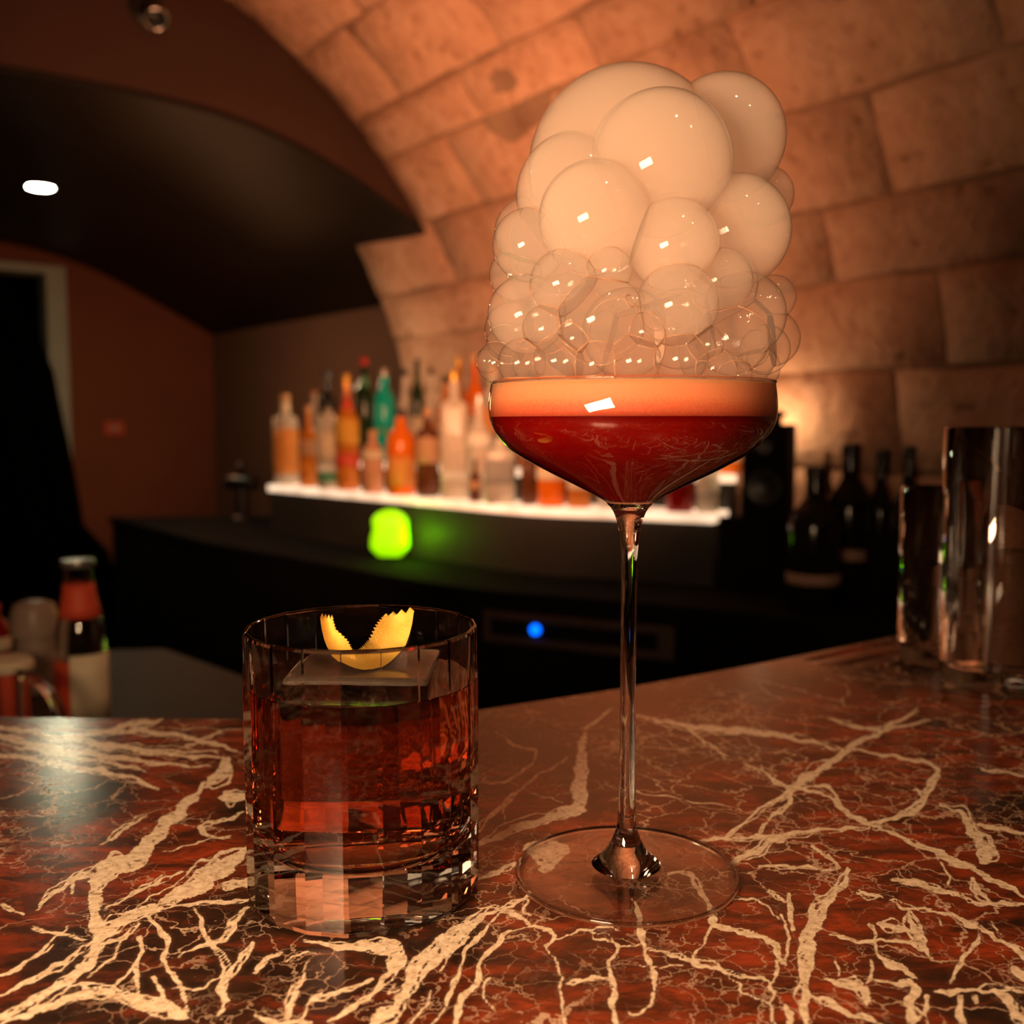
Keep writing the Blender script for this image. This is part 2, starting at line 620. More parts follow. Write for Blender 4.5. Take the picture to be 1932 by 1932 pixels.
def prism(pts, z0, z1):
    bm = bmesh.new()
    lo = [bm.verts.new((p[0], p[1], z0)) for p in pts]
    hi = [bm.verts.new((p[0], p[1], z1)) for p in pts]
    n = len(pts)
    bm.faces.new(hi)
    bm.faces.new(list(reversed(lo)))
    for i in range(n):
        j = (i + 1) % n
        bm.faces.new((lo[i], lo[j], hi[j], hi[i]))
    bmesh.ops.recalc_face_normals(bm, faces=bm.faces)
    return bm


def tube(path, rad, segs=10, closed=False):
    bm = bmesh.new()
    P = [Vector(p) for p in path]
    rads = rad if isinstance(rad, (list, tuple)) else [rad] * len(P)
    rings = []
    for i, p in enumerate(P):
        if closed:
            t = P[(i + 1) % len(P)] - P[i - 1]
        else:
            t = P[min(i + 1, len(P) - 1)] - P[max(i - 1, 0)]
        t.normalize()
        a = t.cross(Vector((0.13, 0.21, 0.97)))
        a.normalize()
        b = t.cross(a)
        rings.append([bm.verts.new(p + (a * math.cos(2 * PI * k / segs) + b * math.sin(2 * PI * k / segs)) * rads[i]) for k in range(segs)])
    m = len(rings)
    for i in range(m if closed else m - 1):
        a, b = rings[i], rings[(i + 1) % m]
        for k in range(segs):
            l = (k + 1) % segs
            bm.faces.new((a[k], a[l], b[l], b[k]))
    if not closed:
        bm.faces.new(list(reversed(rings[0])))
        bm.faces.new(rings[-1])
    bmesh.ops.recalc_face_normals(bm, faces=bm.faces)
    return bm


def shade_by_angle(o, ang=35):
    me = o.data
    bm = bmesh.new()
    bm.from_mesh(me)
    for f in bm.faces:
        f.smooth = True
    for e in bm.edges:
        if len(e.link_faces) == 2 and e.calc_face_angle(0) > R_(ang):
            e.smooth = False
    bm.to_mesh(me)
    bm.free()


# ------------------------------------------------------------------ the room: stone vault
VC, ZC, VR = 0.464, -0.138, 1.305           # centre and radius of the vault's cross-section (relative to eye level)
UA, UB, UF = 2.506, 2.90, 5.03              # portal face, end of the stone, far wall
VWALL = 1.90


def vault_pt(u, th, rr=VR):
    if th < 0:                                 # below the springing the walls stand upright
        return W(u, VC + rr, ZC + VR * th)
    if th > PI:
        return W(u, VC - rr, ZC - VR * (th - PI))
    return W(u, VC + rr * math.cos(th), ZC + rr * math.sin(th))


bm = bmesh.new()
ths = [R_(-49.4)] + [R_(-46 + 4 * i) for i in range(68)] + [R_(229.4)]
us = [-1.8, -0.5, 0.5, 1.5, UA]
RB = VR + 0.007
grid = [[bm.verts.new(vault_pt(u, t, RB)) for t in ths] for u in us]
for i in range(len(us) - 1):
    for j in range(len(ths) - 1):
        bm.faces.new((grid[i][j], grid[i][j + 1], grid[i + 1][j + 1], grid[i + 1][j]))
# stretch that carries on under the dark lining, with the thickness of the stone at its end
nlow = [t for t in ths if t <= R_(34)]
g0 = [bm.verts.new(vault_pt(UA, t, RB)) for t in nlow]
g1 = [bm.verts.new(vault_pt(UB, t, RB)) for t in nlow]
g2 = [bm.verts.new(vault_pt(UB, t, RB + 0.25)) for t in nlow]
for j in range(len(nlow) - 1):
    bm.faces.new((g0[j], g0[j + 1], g1[j + 1], g1[j]))
    bm.faces.new((g1[j], g1[j + 1], g2[j + 1], g2[j]))
vault = struct(obj('wall_right', bm, M['mortar'], smooth=True), 'curved vault wall of pale limewashed stone blocks glowing orange')

# course boundaries (degrees round the vault) read from the photograph's joints
courses = [-15.0, -6.5, 2.0, 10.7, 18.4, 24.6, 32.8, 41.5, 46.9, 56.2, 65.0, 74.0, 83.0]
joints = {10.7: [1.48, 1.0, 0.6], 18.4: [1.21, 0.80, 1.72, 2.2], 24.6: [1.06, 0.62, 1.55, 1.98, 2.45],
          32.8: [0.82, 1.27, 1.75, 2.2], 41.5: [2.02, 1.6, 1.2, 0.8], 46.9: [1.82, 2.25, 1.35]}


def stone_block(u0, u1, t0, t1, seed):
    """one block: rounded edges, slightly pillowed and uneven face, following the curve"""
    r2 = random.Random(seed)
    nu, nt_ = 6, 5
    bm = bmesh.new()
    gu, gt = 0.0022, 0.0022
    lu, lt = u1 - u0, (t1 - t0) * VR
    ph = [r2.uniform(0, 6.28) for _ in range(6)]
    proud = r2.uniform(-0.004, 0.004)
    skew = r2.uniform(-0.012, 0.012)
    G = []
    for i in range(nu + 1):
        row = []
        a = [0, 0.018, 0.3, 0.5, 0.7, 0.982, 1][i]
        for j in range(nt_ + 1):
            b = [0, 0.045, 0.35, 0.65, 0.955, 1][j]
            ed = min(min(a, 1 - a) * lu, min(b, 1 - b) * lt)
            rr = VR - proud - 0.002 * math.sin(5 * a + ph[0]) - 0.002 * math.sin(4 * b + ph[1]) + r2.uniform(-0.0012, 0.0012)
            if ed <= 1e-6:
                rr = RB + 0.002
            wob = 0.004 * math.sin(9 * a + ph[2])
            wob2 = 0.005 * math.sin(7 * b + ph[3])
            du = (gu if i == 0 else (-gu if i == nu else 0))
            dt = (gt if j == 0 else (-gt if j == nt_ else 0))
            uu = u0 + a * lu + du + (wob2 + skew * (b - 0.5)) * (1 if i in (0, nu) else 0.4)
            tt = t0 + b * (t1 - t0) + (dt + wob * (1 if j in (0, nt_) else 0.4)) / VR
            row.append(bm.verts.new(vault_pt(uu, tt, rr)))
        G.append(row)
    for i in range(nu):
        for j in range(nt_):
            bm.faces.new((G[i][j], G[i][j + 1], G[i + 1][j + 1], G[i + 1][j]))
    return bm


def in_frame(pts, mar=160):
    for p in pts:
        if p[1] < 0.05:
            continue
        x, y = project(np.array(p))
        if -mar < x < 1932 + mar and -mar < y < 1932 + mar:
            return True
    return False


k = 0
for ci in range(len(courses) - 1):
    t0, t1 = courses[ci], courses[ci + 1]
    uend = UB if t1 <= 33 else UA
    js = joints.get(t0)
    if js is None:
        js, u = [], 0.15 + 0.23 * (ci % 2)
        while u < uend - 0.3:
            js.append(u)
            u += random.uniform(0.34, 0.52)
    js = sorted(js)
    lo = js[0]
    while lo > -0.3:
        lo -= random.uniform(0.38, 0.5)
        js.insert(0, lo)
    js = [j for j in js if j < uend - 0.12] + [uend]
    for a, b in zip(js[:-1], js[1:]):
        corners = [vault_pt(u, R_(t)) for u in (a, (a + b) / 2, b) for t in (t0, (t0 + t1) / 2, t1)]
        if not in_frame(corners):
            continue
        k += 1
        obj('stone', stone_block(a, b, R_(t0), R_(t1), 100 + k), M['stone'], vault, smooth=True)

# ------------------------------------------------------------------ dark lining vault and its portal face
front_prof = [(-1.2, 0.55), (-0.6, 0.66), (0.0, 0.745), (0.45, 0.772), (0.77, 0.775), (1.0, 0.762), (1.195, 0.718), (1.37, 0.652), (1.578, 0.546), (1.75, 0.478), (1.90, 0.43)]
back_prof = [(-1.2, 0.60), (-0.6, 0.74), (0.0, 0.80), (0.45, 0.82), (0.77, 0.815), (1.0, 0.80), (1.195, 0.765), (1.39, 0.70), (1.64, 0.581), (1.77, 0.515), (1.90, 0.449)]


def smooth_prof(pr, n=6):
    P = np.array(pr)
    t = np.arange(len(P))
    tt = np.linspace(0, len(P) - 1, (len(P) - 1) * n + 1)
    out = []
    for x in tt:
        i = min(int(x), len(P) - 2)
        f = x - i
        p0, p1, p2, p3 = P[max(i - 1, 0)], P[i], P[i + 1], P[min(i + 2, len(P) - 1)]
        out.append(0.5 * ((2 * p1) + (-p0 + p2) * f + (2 * p0 - 5 * p1 + 4 * p2 - p3) * f * f + (-p0 + 3 * p1 - 3 * p2 + p3) * f ** 3))
    return out


fp, bp = smooth_prof(front_prof), smooth_prof(back_prof)
bm = bmesh.new()
rows = []
for i in range(9):
    f = i / 8
    rows.append([bm.verts.new(W(UA + (UF - UA) * f, a[0] * (1 - f) + b[0] * f, a[1] * (1 - f) + b[1] * f)) for a, b in zip(fp, bp)])
for i in range(8):
    for j in range(len(fp) - 1):
        bm.faces.new((rows[i][j], rows[i][j + 1], rows[i + 1][j + 1], rows[i + 1][j]))
struct(obj('ceiling', bm, M['dark_vault'], smooth=True), 'low black barrel ceiling beyond the stone vault')

# portal face between the two curves (plane u = UA)
bm = bmesh.new()
fp_in = [p for p in fp if p[0] <= 1.579]
lo_v = [bm.verts.new(W(UA, p[0], p[1])) for p in fp_in]
hi_v = []
for p in fp_in:
    dv_ = p[0] - VC
    zz = ZC + math.sqrt(max(VR * VR - dv_ * dv_, 0.0)) + 0.012 if abs(dv_) < VR else p[1]
    hi_v.append(bm.verts.new(W(UA, p[0], max(zz, p[1]))))
for j in range(len(fp_in) - 1):
    bm.faces.new((lo_v[j], lo_v[j + 1], hi_v[j + 1], hi_v[j]))
struct(obj('wall_front', bm, M['fascia']), 'dark brown curved fascia where the stone vault meets the black ceiling')
# lip along the lower edge of the face
struct(obj('trim_1', tube([W(UA - 0.004, p[0], p[1] + 0.004) for p in fp_in], 0.006, 8), M['dark_vault'], smooth=True),
       'thin rounded lip along the edge of the black ceiling')

# brown wall behind the bottles, red-brown far wall, closing walls and floor
bm = bmesh.new()
for u0, u1 in ((UB, UF),):
    q = [W(u0, VWALL, -EYE), W(u1, VWALL, -EYE), W(u1, VWALL, 0.47), W(u0, VWALL, 0.47)]
    bm.faces.new([bm.verts.new(p) for p in q])
struct(obj('wall_side', bm, M['brown_wall']), 'plain brown painted wall behind the shelf of bottles')

door_r, door_top = on_u(120, 505, UF)
door_l, _ = on_u(-260, 505, UF)
bm = bmesh.new()
bpf = [p for p in bp]


def far_top(v):
    for a, b in zip(bpf[:-1], bpf[1:]):
        if a[0] <= v <= b[0] + 1e-9:
            f = (v - a[0]) / max(b[0] - a[0], 1e-9)
            return a[1] * (1 - f) + b[1] * f
    return bpf[-1][1]


vv = sorted(set([float(p[0]) for p in bpf] + [door_l, door_r]))
for a, b in zip(vv[:-1], vv[1:]):
    base = door_top if (a >= door_l - 1e-6 and b <= door_r + 1e-6) else -EYE
    ta, tb = far_top(a), far_top(b)
    bm.faces.new([bm.verts.new(p) for p in (W(UF, a, base), W(UF, b, base), W(UF, b, tb + 0.01), W(UF, a, ta + 0.01))])
struct(obj('wall_back', bm, M['red_wall']), 'red-brown end wall with an arched top and a doorway')
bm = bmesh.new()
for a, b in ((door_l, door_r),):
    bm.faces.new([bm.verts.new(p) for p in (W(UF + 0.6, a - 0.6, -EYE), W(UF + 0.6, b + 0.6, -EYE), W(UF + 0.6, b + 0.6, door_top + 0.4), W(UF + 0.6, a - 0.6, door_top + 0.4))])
struct(obj('wall_black_sheet', bm, M['black_matte']), 'black sheet standing in for the unlit space beyond the doorway')  # darkness beyond the door is put in as a black sheet

# door frame
door = thing('door_1', 'grey painted door frame round a dark doorway', None, W(UF, door_r, -EYE), AZ)
door['kind'] = 'structure'
door.rotation_euler = (0, 0, 0)
door.location = (0, 0, 0)


def uvbox(u0, u1, v0, v1, z0, z1):
    bm = bmesh.new()
    P = [[[bm.verts.new(W(u, v, z)) for z in (z0, z1)] for v in (v0, v1)] for u in (u0, u1)]
    q = lambda a, b, c, d: bm.faces.new((a, b, c, d))
    q(P[0][0][0], P[0][1][0], P[0][1][1], P[0][0][1])
    q(P[1][0][0], P[1][0][1], P[1][1][1], P[1][1][0])
    q(P[0][0][0], P[0][0][1], P[1][0][1], P[1][0][0])
    q(P[0][1][0], P[1][1][0], P[1][1][1], P[0][1][1])
    q(P[0][0][1], P[0][1][1], P[1][1][1], P[1][0][1])
    q(P[0][0][0], P[1][0][0], P[1][1][0], P[0][1][0])
    bmesh.ops.recalc_face_normals(bm, faces=bm.faces)
    return bm


fw = 0.085
obj('jamb', uvbox(UF - 0.03, UF + 0.12, door_r - fw, door_r, -EYE, door_top), M['frame_grey'], door)
obj('jamb', uvbox(UF - 0.03, UF + 0.12, door_l, door_l + fw, -EYE, door_top), M['frame_grey'], door)
obj('lintel', uvbox(UF - 0.03, UF + 0.12, door_l + fw, door_r - fw, door_top - 0.035, door_top), M['frame_grey'], door)

bm = bmesh.new()
bm.faces.new([bm.verts.new(p) for p in (W(-2.2, -2.2, -EYE), W(-2.2, 2.6, -EYE), W(6.2, 2.6, -EYE), W(6.2, -2.2, -EYE))])
struct(obj('floor', bm, M['floor']), 'dark floor of the bar')
bm = bmesh.new()
bm.faces.new([bm.verts.new(p) for p in (W(UA - 0.02, -1.2, -EYE), W(UF, -1.2, -EYE), W(UF, -1.2, 0.7), W(UA - 0.02, -1.2, 0.7))])
struct(obj('wall_left', bm, M['red_wall']), 'red-brown side wall of the far room')
bm = bmesh.new()
bm.faces.new([bm.verts.new(p) for p in (W(-1.8, -1.3, -EYE), W(-1.8, 2.2, -EYE), W(-1.8, 2.2, 1.4), W(-1.8, -1.3, 1.4))])
struct(obj('wall_rear', bm, M['fascia']), 'dark plastered wall at the rear of the vault')

# ------------------------------------------------------------------ bar top of veined red marble
edge_pts = [(-0.75, 0.60), (-0.5, 0.567), (-0.36, 0.553), (-0.226, 0.547), (-0.151, 0.545), (-0.08, 0.550), (-0.02, 0.562), (0.063, 0.607), (0.163, 0.671),
            (0.269, 0.746), (0.359, 0.813), (0.5, 0.92), (0.62, 1.02)]
ex, ey = np.array(edge_pts).T


def y_far(x):
    return np.interp(x, ex, ey)


VEINS = []


def cropv(ox, oy, s, items):
    for poly in items:
        VEINS.append([(ox + p[0] / s, oy + p[1] / s, p[2] / s) for p in poly])


cropv(0, 1340, 3.2625, [
    [(1260, 450, 60), (1100, 620, 90), (950, 780, 110), (830, 920, 120), (640, 1000, 110), (590, 1150, 90), (590, 1300, 80), (600, 1420, 60), (540, 1560, 60), (380, 1680, 50), (200, 1790, 45), (0, 1900, 40), (-120, 1970, 40)],
    [(1260, 470, 30), (1330, 420, 60), (1380, 380, 70), (1390, 290, 80)],
    [(1380, 500, 30), (1420, 540, 70), (1500, 510, 60)],
    [(1530, 850, 60), (1380, 950, 110), (1290, 1020, 130), (1180, 1100, 110), (1000, 1190, 60), (850, 1250, 60), (700, 1330, 60), (600, 1430, 50)],
    [(1560, 1060, 150), (1380, 1080, 110)],
    [(1530, 1170, 20), (1350, 1180, 20), (1180, 1190, 20), (1000, 1210, 30)],
    [(-150, 70, 30), (0, 100, 30), (250, 150, 35), (600, 200, 35), (1000, 270, 30), (1350, 290, 25)],
    [(-150, 120, 30), (0, 160, 40), (300, 230, 40), (700, 290, 30), (1000, 330, 20), (1300, 350, 15)],
    [(-100, 260, 20), (0, 270, 25), (200, 300, 25), (450, 350, 30), (750, 400, 25), (980, 480, 30)],
    [(700, 120, 40), (850, 80, 35), (1000, 60, 25)],
    [(400, 160, 20), (700, 130, 30), (1000, 140, 25), (1300, 200, 20), (1490, 260, 15)],
    [(900, 110, 12), (1490, 120, 12)], [(1150, 220, 15), (1370, 130, 15)], [(600, 230, 15), (900, 240, 15), (1350, 260, 14)],
    [(0, 210, 18), (300, 260, 20), (650, 320, 18), (900, 370, 14)],
    [(0, 1200, 35), (150, 1260, 20)], [(200, 1340, 15), (350, 1370, 15), (530, 1410, 15)],
    [(0, 1640, 20), (150, 1560, 18), (330, 1450, 18)], [(100, 1600, 15), (250, 1480, 14), (420, 1330, 14)],
    [(0, 1760, 25), (150, 1680, 24), (300, 1600, 30), (430, 1520, 20), (560, 1420, 30)],
    [(220, 1230, 15), (330, 1130, 20), (450, 1040, 16), (600, 950, 18)],
    [(590, 1000, 18), (470, 1050, 18), (440, 1130, 12)], [(620, 940, 20), (700, 880, 20), (760, 900, 16)],
    [(0, 1930, 30), (200, 1860, 40), (400, 1790, 50), (560, 1730, 50), (750, 1760, 50), (900, 1810, 70), (1050, 1840, 80), (1150, 1900, 50)],
    [(500, 1680, 20), (540, 1730, 20)],
    [(900, 1260, 35), (960, 1330, 30), (1040, 1420, 40), (1000, 1520, 25), (1060, 1620, 30), (1130, 1760, 18), (1160, 1850, 18)],
    [(860, 1390, 25), (880, 1480, 25), (800, 1600, 20), (690, 1720, 15)],
    [(1190, 1220, 30), (1240, 1300, 25), (1270, 1400, 20), (1340, 1500, 20), (1380, 1580, 20), (1340, 1700, 15), (1380, 1800, 20), (1320, 1900, 25)],
    [(1530, 1210, 30), (1450, 1310, 30), (1380, 1420, 15), (1230, 1450, 15), (1100, 1520, 12)],
    [(1560, 1430, 15), (1460, 1560, 15), (1390, 1660, 12), (1400, 1790, 12)],
    [(840, 1580, 15), (850, 1700, 15), (860, 1760, 12)], [(540, 1640, 10), (650, 1560, 12), (720, 1480, 12), (760, 1400, 12)],
    [(1060, 1700, 12), (1200, 1720, 12), (1330, 1660, 12)], [(940, 1640, 15), (1010, 1760, 18), (1060, 1830, 18)],
    [(640, 1440, 12), (760, 1390, 15), (860, 1310, 15)], [(640, 1230, 14), (800, 1140, 16), (960, 1060, 16), (1120, 990, 18)],
    [(700, 1200, 12), (860, 1100, 12), (1000, 1010, 12)], [(1220, 710, 14), (1380, 680, 14), (1500, 630, 12)], [(1220, 720, 14), (1280, 770, 14), (1420, 780, 12)],
    [(1000, 870, 10), (1180, 830, 10), (1290, 780, 12)], [(680, 800, 12), (790, 720, 14), (900, 640, 14)], [(620, 830, 10), (720, 740, 10), (850, 650, 12)],
])
cropv(480, 1600, 3.715, [
    [(340, 650, 40), (600, 690, 40), (800, 690, 60), (960, 700, 110), (990, 790, 90), (960, 870, 50), (900, 930, 35), (790, 1060, 25), (640, 1140, 20), (520, 1220, 20)],
    [(1600, 430, 25), (1480, 520, 35), (1330, 640, 60), (1230, 750, 60), (1120, 870, 70), (1080, 980, 70), (1000, 1090, 80), (900, 1180, 110), (820, 1260, 100)],
    [(1600, 470, 40), (1430, 640, 45), (1280, 780, 40), (1160, 900, 35)],
    [(1740, 440, 20), (1600, 590, 22), (1500, 690, 20), (1440, 850, 20), (1390, 950, 22), (1360, 1060, 25), (1240, 1250, 25)],
    [(1900, 560, 12), (1790, 580, 15), (1720, 660, 40), (1600, 770, 25), (1560, 950, 35), (1500, 1010, 30), (1440, 1120, 30), (1410, 1250, 30)],
    [(1560, 420, 15), (1740, 435, 15), (1830, 470, 25), (1930, 540, 25)], [(1930, 330, 20), (1800, 400, 15), (1700, 430, 15)],
    [(0, 880, 15), (80, 800, 20), (190, 730, 12)], [(380, 790, 15), (340, 900, 15), (300, 1000, 25), (250, 1100, 20), (230, 1190, 20)],
    [(830, 920, 10), (640, 990, 15), (480, 1030, 18), (400, 1070, 18), (330, 1190, 20)], [(0, 1170, 20), (150, 1220, 20), (400, 1215, 15)],
    [(220, 800, 10), (330, 730, 12), (430, 740, 10)], [(1230, 1000, 12), (1200, 1100, 12), (1100, 1234, 14)], [(1640, 900, 12), (1600, 1000, 12), (1680, 1150, 10)],
    [(1000, 950, 14), (940, 1020, 14), (1010, 1010, 10)], [(1500, 620, 10), (1420, 700, 12), (1300, 860, 12)],
])
cropv(1000, 1600, 3.864, [
    [(740, 370, 30), (800, 480, 35), (800, 600, 40), (830, 700, 30), (870, 830, 35), (910, 960, 30), (900, 1080, 25), (860, 1160, 12)],
    [(0, 570, 25), (100, 590, 25), (190, 650, 20), (110, 720, 10)],
    [(190, 660, 14), (320, 620, 14), (430, 600, 14), (460, 650, 14), (560, 670, 15), (640, 730, 18), (580, 840, 22), (600, 960, 25), (620, 1060, 35), (610, 1130, 35), (630, 1300, 30)],
    [(640, 715, 12), (800, 700, 10)], [(440, 590, 12), (560, 580, 18), (660, 595, 14)], [(270, 990, 14), (340, 960, 22), (480, 945, 18), (590, 955, 14)],
    [(240, 940, 10), (220, 1060, 12), (240, 1180, 12), (270, 1300, 12)],
    [(860, 735, 14), (990, 760, 14), (1100, 810, 18), (1230, 850, 25), (1340, 870, 25), (1430, 915, 20), (1560, 935, 16), (1700, 960, 20), (1760, 980, 16)],
    [(1430, 920, 10), (1520, 1000, 12), (1530, 1050, 10), (1640, 1080, 12), (1730, 1140, 12)], [(800, 860, 8), (980, 865, 8), (1110, 855, 8)],
    [(1000, 190, 18), (1160, 190, 30), (1220, 290, 30), (1290, 400, 25), (1330, 480, 35), (1345, 560, 45), (1480, 600, 35), (1640, 640, 35), (1770, 700, 30), (1810, 780, 25), (1860, 860, 22)],
    [(1320, 580, 10), (1270, 680, 10), (1190, 790, 10), (1240, 830, 8)], [(1480, 370, 12), (1620, 380, 18), (1740, 430, 15), (1810, 520, 10)],
    [(1740, 310, 14), (1860, 390, 20)], [(1880, 330, 20), (1890, 450, 20), (1920, 600, 25)], [(1840, 480, 10), (1870, 600, 12), (1880, 720, 14), (1870, 840, 10)],
    [(1810, 820, 14), (1790, 930, 18), (1750, 1000, 20), (1780, 1060, 16), (1750, 1140, 18), (1790, 1300, 22)], [(1870, 1140, 25), (1900, 1220, 35), (1890, 1300, 40)],
    [(720, 1200, 10), (760, 1210, 14), (840, 1190, 16)], [(0, 380, 14), (-60, 450, 14), (0, 500, 12)], [(110, 700, 10), (180, 820, 10), (220, 930, 10)],
])
cropv(1432, 1432, 3.864, [
    [(660, 800, 25), (620, 900, 50), (540, 1000, 70), (470, 1100, 80), (420, 1200, 80), (380, 1320, 80), (370, 1450, 70), (350, 1600, 60), (340, 1700, 60), (330, 1800, 60), (360, 1960, 80)],
    [(360, 1720, 30), (500, 1760, 35), (640, 1850, 40), (780, 1890, 40), (900, 1945, 35)], [(580, 800, 40), (480, 690, 18), (380, 640, 15)],
    [(250, 210, 25), (350, 120, 40), (450, 70, 50), (560, 10, 50)],
    [(0, 50, 15), (130, 170, 20), (250, 220, 25), (400, 230, 18), (520, 290, 20), (640, 390, 25), (800, 470, 30), (900, 500, 25), (1050, 580, 25), (1250, 660, 35), (1400, 730, 60), (1530, 790, 40), (1650, 850, 40), (1800, 930, 40), (1960, 1010, 30)],
    [(250, 230, 22), (220, 330, 22), (100, 420, 22), (0, 540, 22)], [(880, 470, 18), (1000, 430, 22), (1180, 350, 35), (1200, 280, 25), (1130, 220, 12)],
    [(1200, 230, 25), (1250, 160, 30), (1320, 80, 25)], [(1320, 330, 18), (1480, 400, 25), (1560, 540, 60), (1640, 640, 110), (1680, 700, 130), (1620, 760, 60)],
    [(1600, 480, 25), (1750, 510, 30), (1960, 550, 40)],
    [(980, 870, 40), (1100, 900, 45), (1250, 940, 40), (1400, 980, 20), (1560, 1030, 20), (1700, 1060, 25), (1850, 1050, 30), (1960, 1060, 25)],
    [(720, 960, 25), (800, 990, 30), (900, 1010, 20)],
    [(960, 1030, 18), (1080, 1090, 18), (1250, 1100, 15), (1400, 1140, 20), (1550, 1200, 40), (1700, 1290, 30), (1830, 1360, 30), (1960, 1460, 50)],
    [(1090, 1110, 40), (1120, 1200, 45), (1150, 1290, 50), (1200, 1370, 40), (1270, 1450, 30)], [(870, 1200, 40), (970, 1230, 50), (1070, 1250, 35)],
    [(520, 1270, 15), (650, 1320, 25), (800, 1330, 25), (980, 1320, 18), (1100, 1350, 25), (1200, 1400, 30)],
    [(830, 1340, 20), (880, 1430, 18), (960, 1500, 40), (1060, 1540, 40), (1150, 1600, 30)], [(810, 1200, 15), (850, 1280, 18), (830, 1340, 16)],
    [(1600, 1270, 30), (1580, 1360, 35), (1480, 1450, 25), (1440, 1550, 40), (1400, 1640, 35)],
    [(1280, 1700, 25), (1400, 1690, 60), (1560, 1690, 25), (1700, 1690, 30), (1960, 1690, 50)], [(1710, 1680, 30), (1800, 1760, 70), (1900, 1880, 60), (1950, 1940, 50)],
    [(480, 1610, 20), (580, 1640, 50), (680, 1640, 80), (760, 1700, 60), (800, 1780, 30)],
    [(820, 1610, 25), (1000, 1640, 40), (1100, 1620, 60), (1150, 1690, 50), (1100, 1780, 40), (1130, 1870, 60), (1120, 1950, 30)],
    [(1230, 1720, 20), (1210, 1820, 20), (1240, 1950, 20)], [(1470, 1720, 25), (1480, 1850, 35), (1500, 1950, 30)], [(1850, 1520, 40), (1900, 1580, 60), (1950, 1620, 40)],
    [(560, 1450, 12), (580, 1580, 12)], [(0, 560, 30), (150, 570, 50), (300, 530, 25), (600, 510, 15), (800, 500, 12)], [(0, 780, 20), (250, 780, 15), (550, 810, 18)],
    [(1280, 700, 14), (1380, 830, 14), (1370, 920, 12)], [(1560, 860, 25), (1600, 960, 30), (1680, 1040, 25)], [(1700, 1180, 12), (1760, 1280, 12)],
    [(820, 1460, 14), (830, 1560, 14), (780, 1620, 14)], [(1300, 1140, 12), (1340, 1210, 12)], [(400, 980, 22), (470, 1060, 25)],
    [(1840, 1360, 20), (1900, 1410, 45), (1950, 1470, 40)], [(1590, 1780, 20), (1560, 1720, 18)],
])
cropv(900, 1200, 1.872, [
    [(380, 340, 25), (365, 430, 40), (360, 520, 50), (350, 600, 50), (260, 640, 25), (130, 680, 30), (0, 740, 35)],
    [(480, 260, 10), (380, 330, 12)], [(60, 330, 6), (120, 380, 8), (205, 405, 8), (180, 460, 8), (110, 510, 7), (0, 520, 6)],
    [(320, 430, 6), (220, 490, 6), (130, 560, 8), (50, 640, 10), (0, 690, 10)], [(150, 540, 6), (100, 610, 8), (95, 650, 8)], [(120, 520, 5), (300, 590, 6)],
    [(560, 280, 10), (700, 310, 14), (850, 330, 20), (1000, 340, 20), (1150, 370, 12), (1290, 400, 8)], [(750, 330, 8), (880, 430, 10)], [(950, 450, 8), (1090, 530, 10)],
    [(560, 550, 4), (800, 590, 4), (930, 605, 4)], [(880, 710, 8), (1000, 610, 10), (1100, 550, 14), (1200, 480, 14), (1310, 400, 18), (1420, 340, 14), (1560, 260, 8)],
    [(790, 720, 6), (1000, 710, 12), (1200, 690, 10)], [(200, 740, 60), (260, 770, 100), (230, 830, 50)], [(900, 800, 25), (1000, 750, 25), (1050, 700, 15)],
    [(1240, 290, 8), (1400, 330, 10), (1600, 300, 8)], [(1780, 470, 14), (1950, 495, 14)],
    [(1330, 400, 14), (1500, 430, 12), (1620, 470, 10), (1580, 570, 12), (1420, 660, 12), (1300, 620, 12), (1250, 540, 10), (1110, 530, 8)],
    [(-20, 860, 16), (80, 830, 16), (150, 790, 12)], [(0, 1000, 10), (60, 970, 10), (120, 975, 8)],
])


def axis_steps(bands):
    out = [bands[0][0]]
    for a, b, st in bands:
        n = max(1, int(round((b - a) / st)))
        out += list(np.linspace(a, b, n + 1)[1:])
    return np.array(out)


gx = axis_steps([(-0.75, -0.45, 0.012), (-0.45, -0.27, 0.0024), (-0.27, 0.27, 0.00085), (0.27, 0.42, 0.002), (0.42, 0.62, 0.012)])
# rows: real depth near the camera, squeezed under the far edge
y0 = 0.02
rows_y = axis_steps([(y0, 0.225, 0.012), (0.225, 0.44, 0.00085), (0.44, 0.545, 0.0014)])
nx, ny0 = len(gx), len(rows_y)
extra = 110
Xg = np.repeat(gx[:, None], ny0 + extra, 1)
Yg = np.zeros_like(Xg)
Yg[:, :ny0] = rows_y[None, :]
yf = y_far(gx)
for j in range(extra):
    f = (j + 1) / extra
    Yg[:, ny0 + j] = 0.545 + (yf - 0.545) * f + 1e-5 * (j + 1)
DF = np.full(Xg.shape, 30.0)
WF = np.zeros(Xg.shape)


